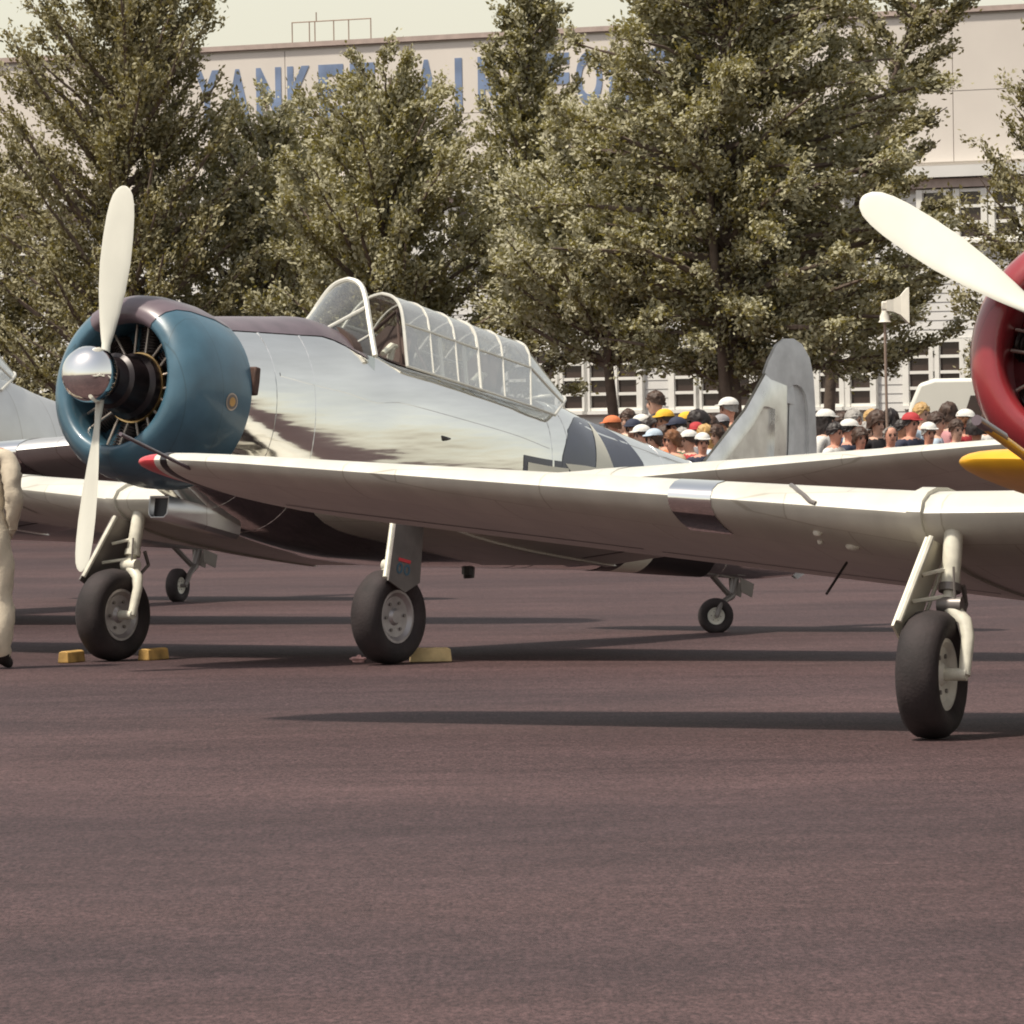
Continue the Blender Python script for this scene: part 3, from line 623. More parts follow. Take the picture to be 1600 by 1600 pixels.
# local frame: x along wall, y away from camera (+), z up
sgn=1
def wloc(px,py):   # pixel -> (u,z) on wall plane
    d=ray(px,py); C=Vector((0,0,CAMH)); nrm=WN; t=(PW0-C).dot(nrm)/d.dot(nrm); q=C+d*t; return (q-PW0).dot(WD),q.z
U0,U1=-14,46
def wbox(name,u0,u1,y0,y1,z0,z1,m,par=bld): 
    return MB().box(((u0+u1)/2,(y0+y1)/2,(z0+z1)/2),(u1-u0,y1-y0,z1-z0)).build(name,m,par,0)
wbox('wall_core',U0,U1,.06,18,0,ZT-.05,M['wall'])
pw=3.05
u=U0; 
while u<U1-.1:
    for z0,z1 in ((ZL+.2,8.02),(8.02,ZT-.16)): wbox('panel',u+.008,min(u+pw,U1)-.008,0,.055,z0+.006,z1-.006,M['wall'])
    u+=pw
wbox('coping',U0-.1,U1+.1,-.08,.5,ZT-.10,ZT,M['coping'])
wbox('ledge',U0,U1,-.30,.055,ZL-.10,ZL+.12,M['siding']); wbox('ledge_under_board',U0,U1,-.16,.05,ZL-.30,ZL-.13,M['coping'])  # ledge with a brown board just below it
zz=1.30
while zz<ZL-.5:
    o=MB().add([(U0,-.012,zz),(U1,-.012,zz),(U1,.0,zz+.172),(U0,.0,zz+.172),(U0,.055,zz),(U1,.055,zz),(U1,.055,zz+.172),(U0,.055,zz+.172)],[(0,1,2,3),(4,7,6,5),(0,4,5,1),(3,2,6,7),(0,3,7,4),(1,5,6,2)]).build('siding_board',M['siding'],bld,0)
    zz+=.176
wbox('base_wall',U0,U1,-.05,.055,0,1.28,M['concrete'])
# windows: columns of panes, positions measured along the wall
def window(uc,z0,rows,pw=.44,ph=.245,bar=.06,side=.13):
    w=empty('window',(uc,-.02,z0)); w.parent=bld
    H=rows*ph+(rows+1)*bar; Wd=pw+2*side
    def wb(nm,x0,x1,y0,y1,za,zb,m): o=MB().box(((x0+x1)/2,(y0+y1)/2,(za+zb)/2),(x1-x0,y1-y0,zb-za)).build(nm,m,w,0)
    wb('jamb',-Wd/2,-pw/2,-.10,.03,0,H,M['frame']); wb('jamb',pw/2,Wd/2,-.10,.03,0,H,M['frame'])
    for r in range(rows+1): wb('glazing_bar',-pw/2-.01,pw/2+.01,-.075,.03,r*(ph+bar),r*(ph+bar)+bar,M['frame'])
    for r in range(rows): wb('pane',-pw/2-.005,pw/2+.005,-.02,.01,r*(ph+bar)+bar-.005,r*(ph+bar)+bar+ph+.005,M['pane'])
    wb('sill',-Wd/2-.02,Wd/2+.02,-.16,.03,-.07,-.002,M['frame'])
cols=[884,899,941,984,1073,1116,1300,1348,1440,1488]
zb=wloc(940,642)[1]
for px in (813,856,899,941,984,1073,1116,1160,1252,1300,1348,1440,1488,1536,1580):
    u_,_=wloc(px,620); window(u_,zb-.0,4)
for px in (40,84,300,345,389,640,684,728): 
    u_,_=wloc(px,620); window(u_,zb,4)
zb2=wloc(1500,375)[1]
for px in (1250,1298,1462,1520,1575,1000,1045,720,765,420,465,40,85): u_,_=wloc(px,340); window(u_,zb2,3,.46,.25)
# wall lettering, each letter its own part
txt="YANKEE AIR FORCE"
uA,_=wloc(372,150); uE,_=wloc(570,150); adv=(uE-uA)/4.05
zt=wloc(372,108)[1]; zbt=wloc(372,190)[1]
for i,ch in enumerate(txt):
    if ch==' ': continue
    cu=bpy.data.curves.new('letter','FONT'); cu.body=ch; cu.align_x='CENTER'; cu.size=1.0; cu.offset=.035; cu.extrude=.004
    tmp=bpy.data.objects.new('tmp',cu); COL.objects.link(tmp); dg=bpy.context.evaluated_depsgraph_get(); me=bpy.data.meshes.new_from_object(tmp.evaluated_get(dg)); bpy.data.objects.remove(tmp)
    xs=[v.co.x for v in me.vertices]; ys=[v.co.y for v in me.vertices]; w_=max(xs)-min(xs); h_=max(ys)-min(ys)
    tw_=.80*adv if ch!='I' else .22*adv
    for v in me.vertices:
        x=(v.co.x-(max(xs)+min(xs))/2)/w_*tw_; z=(v.co.y-min(ys))/h_*(zt-zbt); v.co=Vector((x,-.012-v.co.z,z))
    me.name='letter'; o=link('letter',me,M['lettering'],bld); o.location=(uA+(i-1)*adv,0,zbt)
# roof railing
ua,_=wloc(452,60); ub,_=wloc(576,60); ua-=.55; ub-=.55
rr_=MB()
for k in (0,.22,.29,.53,.72,1.): rr_.tube([(ua+(ub-ua)*k,1.0,ZT-.06),(ua+(ub-ua)*k,1.0,ZT+.50)],.013,6)
rr_.tube([(ua,1.0,ZT+.49),(ub,1.0,ZT+.49)],.013,6); rr_.tube([(ua+(ub-ua)*.31,1.0,ZT+.48),(ua+(ub-ua)*.31,1.0,ZT+.68)],.013,6)
rr_.build('roof_railing',M['pipe'],bld)

# ------------------------------------------------------------------ trees
M['bark']=mat('grey_brown_bark',(.13,.095,.075),.9,0,.25,6,.4,30)
LEAFN=0
def leafmat(nm,c,alt,two):
    m=mat(nm,c,.55,0,.2,1.1,alt=alt,two=two,island=.35,spec=.3)
    nn=m.node_tree; p=nn.nodes['Principled BSDF']; out=nn.nodes['Material Output']
    tr=nn.nodes.new('ShaderNodeBsdfTranslucent'); tr.inputs[0].default_value=(c[0]*1.5,c[1]*1.5,c[2],1); mx=nn.nodes.new('ShaderNodeMixShader'); mx.inputs[0].default_value=.38
    nn.links.new(p.outputs[0],mx.inputs[1]); nn.links.new(tr.outputs[0],mx.inputs[2]); nn.links.new(mx.outputs[0],out.inputs[0]); return m
LM=[leafmat('olive_leaves',(.168,.144,.05),(.26,.222,.088),(.46,.43,.29)),
    leafmat('pale_olive_leaves',(.22,.196,.082),(.36,.322,.16),(.56,.53,.39)),
    leafmat('dark_olive_leaves',(.14,.116,.042),(.22,.182,.072),(.38,.345,.215))]
def tree(name,px,Y,top_z,prof,label,lm,nbr=70,leaf=.10,nleaf=36000,upsweep=.5,wind=0.,trunk_r=.16,feather=.0,lean=0.,zmin=1.9,trunks=1,seed=1,depth=.8,wide=1.4):
    rg=np.random.default_rng(seed); gx=at(px,700,Y).x
    root=empty(name,(gx,Y,0),0,label,'tree','trees in front of the hangar')
    tb=MB(); H=top_z
    def trunk_pt(z): 
        f=z/H; return np.array([lean*f*f+.12*math.sin(f*5+seed),.1*math.cos(f*4+seed),z])
    zs=np.linspace(-.05,H*.97,12)
    tb.tube([Vector(trunk_pt(z)) for z in zs],[trunk_r*(1-.93*z/H)+.012 for z in zs],9)
    for k in range(1,trunks):
        a=2.1*k; tb.tube([Vector(trunk_pt(z)+np.array([math.cos(a),math.sin(a),0])*(.15+.45*z/H*1.4)) for z in zs[:8]],[trunk_r*.75*(1-.9*z/H)+.012 for z in zs[:8]],8)
    C=[];D=[];Rr=[];Wt=[]
    for i in range(nbr):
        f=(i+.5)/nbr; z0=zmin+(H-zmin)*(f**.9)*.97
        az=i*2.39996+rg.uniform(-.4,.4); fr=(z0)/H
        L_=wide*np.interp(fr,[q[0] for q in prof],[q[1] for q in prof])*rg.uniform(.62,1.12)
        # left/right asymmetry
        side=math.cos(az)
        L_*= (1+.18*wind*side); dy=depth
        el=upsweep*(.35+.9*fr)+rg.uniform(-.15,.15)
        p0=trunk_pt(max(.3,z0-L_*math.sin(el)*.55)); n=7; pts=[p0]
        d=np.array([math.cos(az)*math.cos(el),math.sin(az)*math.cos(el)*dy,math.sin(el)])
        for k in range(n):
            t=(k+1)/n
            dd=d+np.array([wind*.25*t,0,(.35 if upsweep>.45 else -.22)*t*(1-fr*.4)]); dd/=np.linalg.norm(dd)
            pts.append(pts[-1]+dd*L_/n+rg.normal(0,.02,3))
        tb.tube([Vector(q) for q in pts],[max(.007,(.018+.028*L_)*(1-.85*k/n)*(1.-.4*fr)) for k in range(n+1)],5,False)
        # twigs and leaf clusters
        ntw=int(5+L_*3.6)
        for q in range(ntw):
            t=min(1.02,max(.06,rg.uniform(.02,1.02)**.8)); k=min(int(t*n),n-1); base=pts[k]+(pts[k+1]-pts[k])*(t*n-k)
            td=(pts[k+1]-pts[k]); td/=np.linalg.norm(td)
            sd_=rg.normal(0,1,3); sd_[2]=sd_[2]*.5+(.35 if upsweep>.45 else .1); sd_-=td*sd_.dot(td)*.6; sd_/=np.linalg.norm(sd_)
            tl_=rg.uniform(.22,.62)*(1.1-.55*t)*min(1.3,.5+L_*.35)
            dirn=td*(.6+feather)+sd_*.8*(1-feather*.5)+np.array([wind*.35,0,0]); dirn/=np.linalg.norm(dirn)
            C.append(base+dirn*tl_*.55); D.append(dirn); Rr.append(tl_*.62+.06); Wt.append((tl_+.12))
    C=np.array(C);D=np.array(D);Rr=np.array(Rr);Wt=np.array(Wt)**1.5; Wt/=Wt.sum()
    idx=rg.choice(len(C),nleaf,p=Wt); N=nleaf
    along=rg.normal(0,.50,N)*Rr[idx]; 
    perp=rg.normal(0,1,(N,3)); perp-=D[idx]*(perp*D[idx]).sum(1)[:,None]
    pos=C[idx]+D[idx]*along[:,None]+perp*(Rr[idx]*(.235-.10*feather))[:,None]
    ax=D[idx]+rg.normal(0,.55,(N,3)); ax/=np.linalg.norm(ax,axis=1)[:,None]
    nr=rg.normal(0,.75,(N,3))+np.array([-.3,-.5,.65]); sd2=np.cross(nr,ax); sd2/=np.linalg.norm(sd2,axis=1)[:,None]+1e-9
    ln=leaf*rg.uniform(.65,1.25,N)[:,None]; wd=ln*rg.uniform(.42,.65,N)[:,None]
    V=np.empty((N,4,3)); V[:,0]=pos-ax*ln*.5; V[:,1]=pos+sd2*wd*.5; V[:,2]=pos+ax*ln*.5; V[:,3]=pos-sd2*wd*.5
    me=bpy.data.meshes.new('crown'); me.vertices.add(N*4); me.vertices.foreach_set('co',V.reshape(-1)); me.loops.add(N*4); me.loops.foreach_set('vertex_index',np.arange(N*4,dtype=np.int32))
    me.polygons.add(N); me.polygons.foreach_set('loop_start',np.arange(0,N*4,4,dtype=np.int32)); me.polygons.foreach_set('loop_total',np.full(N,4,dtype=np.int32)); me.update(); me.validate()
    tb.build('trunk',M['bark'],root,60,False)
    link('crown',me,lm,root)
    return root
def zat(px,py,Y): return at(px,py,Y).z
YT=100
tree('leafy_tree',205,YT,10.3,[(0,1.9),(.15,2.3),(.4,2.1),(.6,2.0),(.8,1.75),(1,.6)],'tall feathery tree with upswept spiky branches, leftmost, above the vertical propeller blade',LM[2],120,.085,105000,.72,-.1,.15,.5,0.,1.2,1,3)
tree('leafy_tree',-30,YT+4,6.6,[(0,1.5),(.3,1.9),(.7,1.5),(1,.4)],'low tree cut off by the left edge of the picture',LM[2],60,.09,36000,.6,0,.13,.4,0,1.2,1,5)
tree('leafy_tree',415,YT+1,7.0,[(0,1.5),(.3,1.8),(.6,1.6),(.8,1.2),(1,.45)],'shorter pale olive tree below the first letters of the wall lettering',LM[1],75,.088,80000,.6,.05,.11,.25,0,.9,1,9)
tree('leafy_tree',520,YT+5,6.9,[(0,1.5),(.3,1.6),(.6,1.4),(.8,1.1),(1,.5)],'low bushy olive tree filling the gap left of the rounded tree',LM[0],65,.088,66000,.55,0,.11,.15,0,.9,1,11)
tree('leafy_tree',620,YT-2,7.45,[(0,1.7),(.25,2.0),(.55,1.8),(.8,1.35),(1,.5)],'rounded bushy tree covering the middle of the wall lettering',LM[0],95,.088,95000,.58,.05,.13,.25,0,.9,1,14)
tree('leafy_tree',835,YT+4,9.6,[(0,1.4),(.3,1.4),(.6,.95),(.8,.7),(.93,.5),(1,.25)],'tall slim tree with a pointed top behind the canopy',LM[0],80,.088,56000,.68,.1,.11,.45,0,2.9,1,21)
tree('leafy_tree',960,YT-4,6.6,[(0,1.1),(.35,1.5),(.5,1.6),(.7,1.4),(.9,1.0),(1,.4)],'pale silvery green tree just left of the largest tree',LM[1],90,.085,80000,.5,.15,.10,.2,0,2.8,1,27)
tree('leafy_tree',1140,YT-6,10.6,[(0,1.2),(.28,1.9),(.4,2.3),(.55,2.2),(.7,1.8),(.85,1.5),(1,.7)],'largest tree, broad and windblown, with forked trunk behind the tail fin',LM[0],165,.09,190000,.42,.55,.12,.3,.25,2.5,3,33,.8,1.3)
tree('leafy_tree',1300,YT-1,9.8,[(0,.7),(.28,1.4),(.5,1.1),(.7,.8),(.9,.75),(1,.35)],'dark olive tree leaning right, its top sweeping toward the upper right',LM[2],52,.088,44000,.50,.75,.10,.55,1.9,2.5,1,41)
tree('leafy_tree',1668,YT+3,8.6,[(0,.9),(.25,1.35),(.55,1.3),(.8,.8),(1,.3)],'sparse small-leaved tree at the right edge behind the red cowling',LM[2],70,.09,28000,.7,-.1,.12,.3,-.2,1.8,1,47)

# ------------------------------------------------------------------ people
def skin_body(pose='stand',fingers=False,bulk=1.):
    V=[];E=[];Rd=[]
    def v(p,r,par=None):
        V.append(p); Rd.append(r if isinstance(r,tuple) else (r,r)); 
        if par is not None: E.append((par,len(V)-1))
        return len(V)-1
    pel=v((0,0,.96),(.165,.115)); wst=v((0,0,1.10),(.150,.105),pel); ch=v((0,-.005,1.27),(.175,.12),wst); sh=v((0,0,1.42),(.135,.09),ch)
    nk=v((0,-.002,1.50),.054,sh); hd0=v((0,-.025,1.56),(.058,.074),nk); hd1=v((0,-.02,1.635),(.080,.098),hd0); hd2=v((0,-.010,1.705),(.084,.102),hd1); v((0,-.004,1.755),(.058,.072),hd2)
    for s in (-1,1):
        sho=v((s*.185,0,1.42),.070,sh)
        if fingers: el=(s*.245,.05,1.16); wr=(s*.205,-.02,.97); ha=(s*.175,-.05,.92)
        elif pose=='stand': dy_=.16 if fingers else 0; el=(s*.26,.03+dy_*.6,1.14); wr=(s*.25,-.06+dy_*1.3,.90); ha=(s*.245,-.085+dy_*1.4,.82)
        elif pose=='up': el=(s*.27,-.05,1.16); wr=(s*.12,-.26,1.30); ha=(s*.07,-.28,1.36)
        else: el=(s*.27,-.02,1.13); wr=(s*.05,-.2,1.12); ha=(-s*.02,-.21,1.13)
        e_=v(el,.045*bulk,v(tuple((a+b)/2 for a,b in zip((s*.2,0,1.4),el)),.052*bulk,sho)); w_=v(wr,.030*bulk,e_); h_=v(ha,(.04,.024),w_)
        if fingers:
            d=Vector(ha)-Vector(wr); d.normalize()
            for k in range(4):
                b0=Vector(ha)+d*.035+Vector((0,(k-1.5)*.019,0)); l=(.062,.075,.078,.066)[k]; a_=v(tuple(b0),.0095,h_); c_=v(tuple(b0+d*l*.5+Vector((-s*.006,0,0))),.009,a_); v(tuple(b0+d*l*.9+Vector((-s*.022,0,0))),.0075,c_)
            t0=Vector(ha)+Vector((0,-.04,.02)); a_=v(tuple(t0),.011,w_); v(tuple(t0+d*.05+Vector((0,-.012,0))),.009,a_)
        B_=bulk; hip=v((s*.095,0,.90),.098*min(B_,1.12),pel); 
        ky=-.02
        kn=v((s*.105,ky,.50),.062*B_,v((s*.10,-.01,.70),.082*B_,hip)); cf=v((s*.105,.01,.32),.058*B_*B_,kn); an=v((s*.105,.02,.12),.048*B_*B_,cf); v((s*.115,-.07,.045),(.042,.036),an); 
        v((s*.12,-.155,.035),(.040,.028),len(V)-1)
    me=bpy.data.meshes.new('body'); me.from_pydata(V,E,[]); o=bpy.data.objects.new('tmp',me); COL.objects.link(o)
    sk=o.modifiers.new('s','SKIN'); sk.use_smooth_shade=True; o.modifiers.new('u','SUBSURF').levels=2
    for i,r in enumerate(Rd): me.skin_vertices[0].data[i].radius=r; me.skin_vertices[0].data[i].use_root=(i==0)
    dg=bpy.context.evaluated_depsgraph_get(); m2=bpy.data.meshes.new_from_object(o.evaluated_get(dg)); bpy.data.objects.remove(o)
    co=np.empty(len(m2.vertices)*3); m2.vertices.foreach_get('co',co); co=co.reshape(-1,3)
    # face modelling: nose, brow, chin, cheeks
    f=(co[:,1]<-.04)&(co[:,2]>1.53)
    def bumpv(c,r,amt):
        d=np.linalg.norm((co-np.array(c))/np.array(r),axis=1); w=np.clip(1-d,0,1)**1.5; return w*amt
    co[:,1]-=bumpv((0,-.11,1.628),(.026,.06,.035),.032)+bumpv((0,-.10,1.672),(.07,.06,.016),.008)+bumpv((0,-.10,1.565),(.035,.06,.022),.016)+bumpv((0,-.1,1.597),(.03,.06,.01),.006)
    for s in (-1,1): co[:,1]+=bumpv((s*.032,-.11,1.653),(.022,.05,.014),.010); co[:,0]+=s*bumpv((s*.085,.0,1.645),(.05,.022,.035),.022)
    if bulk>1:
        w=np.clip((1.42-co[:,2])/.1,0,1)*np.clip((co[:,2]-.09)/.04,0,1)
        ph=co[:,2]*46+9*np.sin(co[:,0]*14+co[:,2]*7)+6*co[:,1]
        d=.0055*np.sin(ph)+.004*np.sin(ph*1.9+2)+.006*np.sin(co[:,2]*21+co[:,0]*30)
        leg=co[:,2]<.88; cx=np.where(leg,np.sign(co[:,0])*.105,np.where(np.abs(co[:,0])>.2,np.sign(co[:,0])*.24,0)); rx=co[:,0]-cx; rr_=np.sqrt(rx**2+co[:,1]**2)+1e-6
        co[:,0]+=rx/rr_*d*w; co[:,1]+=co[:,1]/rr_*d*w
    m2.vertices.foreach_set('co',co.reshape(-1))
    n=len(m2.polygons); cen=np.empty(n*3); m2.polygons.foreach_get('center',cen); cen=cen.reshape(-1,3); mi=np.zeros(n,dtype=np.int32)
    z=cen[:,2]; ax_=np.abs(cen[:,0])
    mi[(z<1.475)&(z>.98)]=1; mi[(z<=.98)]=2; mi[(z<.085)]=3
    arm=(ax_>.19)&(z<1.46)&(z>.70)
    if not fingers:
        mi[arm&(z>1.20)]=1; mi[arm&(z<=1.20)]=0
        if pose!='stand': mi[(cen[:,1]<-.14)&(z>1.0)&(z<1.5)]=0
    else: mi[arm]=1; mi[(z>.80)&(z<1.0)]=1
    m2.polygons.foreach_set('material_index',mi); m2.polygons.foreach_set('use_smooth',[True]*n); m2.name='body'
    return m2
BODY={k:skin_body(k) for k in ('stand','up','cross')}
def cmat(nm,c,rough=.8,var=.12): return mat(nm,c,rough,0,var,14,.15,60)
SK=[cmat('skin_fair',(.56,.34,.25),.55,.06),cmat('skin_tan',(.42,.21,.13),.55,.06),cmat('skin_red',(.54,.27,.19),.55,.06),cmat('skin_dark',(.10,.05,.03),.55,.06)]
HC=dict(brown=cmat('hair_brown',(.05,.024,.014),.6,.3),dark=cmat('hair_dark',(.016,.009,.008),.55,.3),grey=cmat('hair_grey',(.30,.28,.26),.6,.2),blond=cmat('hair_blond',(.42,.26,.10),.6,.2),ginger=cmat('hair_ginger',(.16,.065,.025),.6,.3))
CC={k:cmat('cloth_'+k,c) for k,c in dict(white=(.62,.60,.56),navy=(.022,.026,.05),red=(.38,.03,.035),blue=(.10,.17,.32),black=(.015,.012,.014),pink=(.55,.26,.27),tan=(.42,.31,.20),yellow=(.72,.40,.03),lightblue=(.42,.50,.58),orange=(.55,.16,.06),grey=(.25,.24,.25),green=(.08,.14,.07),jeans=(.05,.07,.13),khaki=(.46,.36,.25),beige=(.56,.48,.37),shoe=(.02,.013,.012),cream=(.60,.55,.44)).items()}
def head_shell(kind):
    mb=MB(); n=28; rings=[]; hr=np.random.default_rng(len(kind)*7+3)
    if kind in ('cap','visor'):
        for k in range(7):
            t=k/6*math.pi/2; r=math.cos(t); rings.append([(.090*r*math.cos(2*math.pi*j/n),-.012+.108*r*math.sin(2*math.pi*j/n),1.695+.085*math.sin(t)) for j in range(n)])
        mb.loft(rings,(True,True))
        poly=[]; 
        for k in range(11):
            a=math.pi+math.pi*k/10; poly.append((.078*math.cos(a),.0+.075*math.sin(a)))
        A=[Vector((x,-.085+y,1.703-.28*abs(y)-1.2*x*x)) for x,y in poly]; B=[q+Vector((0,0,.008)) for q in A]; k=len(A)
        mb.add(A+B,[tuple(range(k))[::-1],tuple(range(k,2*k))]+[(i,(i+1)%k,k+(i+1)%k,k+i) for i in range(k)])
    else:
        # hair: shell over skull, lower at the back
        low=dict(short=1.63,mid=1.57,long=1.46,afro=1.60,bald=1.63)[kind]; ex=dict(short=.010,mid=.018,long=.02,afro=.045,bald=.004)[kind]
        for k in range(12):
            t=k/11
            ring=[]
            for j in range(n):
                a=2*math.pi*j/n; back=(1+math.sin(a))/2        # sin=1 at back (+y)
                front_z=1.705+.012*math.sin(5*a) if kind!='bald' else 1.80
                zlow=front_z+(low-front_z)*min(1,back*1.75)**.8
                ztop=1.79+ex if kind!='bald' else 1.76
                z=zlow+(ztop-zlow)*t; rr=math.sqrt(max(.0,1-max(0,(z-1.68)/(ztop-1.68+.001))**2.2)) if z>1.68 else 1
                w=1+.07*math.sin(7*a+3*t)+.05*math.sin(11*a-6*t+1)+.03*math.sin(17*a+9*t)
                jx,jy,jz=hr.normal(0,.0045,3); ring.append(((.082+ex)*rr*w*math.cos(a)+jx,-.012+(.10+ex)*rr*w*math.sin(a)+(.012 if z<1.6 else 0)+jy,z+jz))
            rings.append(ring)
        mb.loft(rings,(False,True))
    return mb
HEAD={}
for k in ('cap','short','mid','long','afro','bald'):
    o=head_shell(k).build('tmp',None,None,60); HEAD[k]=o.data; bpy.data.objects.remove(o); HEAD[k].name='hair' if k!='cap' else 'cap'
_e=MB()
for s_ in (-1,1):
    _e.lathe([(-.006,.004),(-.003,.013),(.002,.015),(.006,.006)],(s_*.034,-.101,1.652),(0,-1,0),10); _e.box((s_*.034,-.108,1.672),(.04,.012,.007))
_e.box((0,-.110,1.594),(.042,.012,.006))
_o=_e.build('eyes',mat('eye_dark',(.03,.015,.012),.5),None,30); EYES=_o.data; EYES.name='eyes'; bpy.data.objects.remove(_o)
def person(loc,rz,h,sk,shirt,trouser,hair,hcol,label,cap=None,pose='stand',group='spectators behind the aircraft',body=None,tilt=0):
    r=empty('person',loc,rz,label,'person',group,h/1.76); r.rotation_euler=(tilt,0,rz)
    bd=body or BODY[pose]
    link('body',bd,None,r)
    o=r.children[0]
    for i,mm in enumerate((SK[sk],CC[shirt],CC[trouser],CC['shoe'])):
        if len(bd.materials)<=i: bd.materials.append(mm)
        o.material_slots[i].link='OBJECT'; o.material_slots[i].material=mm
    q=bpy.data.objects.new('eyes',EYES); COL.objects.link(q); q.parent=r
    if hair:
        me=HEAD[hair]
        if not len(me.materials): me.materials.append(HC['brown'])
        q=bpy.data.objects.new('hair',me); COL.objects.link(q); q.parent=r; q.material_slots[0].link='OBJECT'; q.material_slots[0].material=HC[hcol]; q.scale=(.97,.97,.985) if cap else (1,1,1); q.location=(0,0,.018) if cap else (0,0,0)
    if cap:
        me=HEAD['cap']
        if not len(me.materials): me.materials.append(CC['white'])
        q=bpy.data.objects.new('cap',me); COL.objects.link(q); q.parent=r; q.material_slots[0].link='OBJECT'; q.material_slots[0].material=CC[cap]; q.scale=(1.15,1.13,1.06); q.location=(0,0,-.085)
    return r
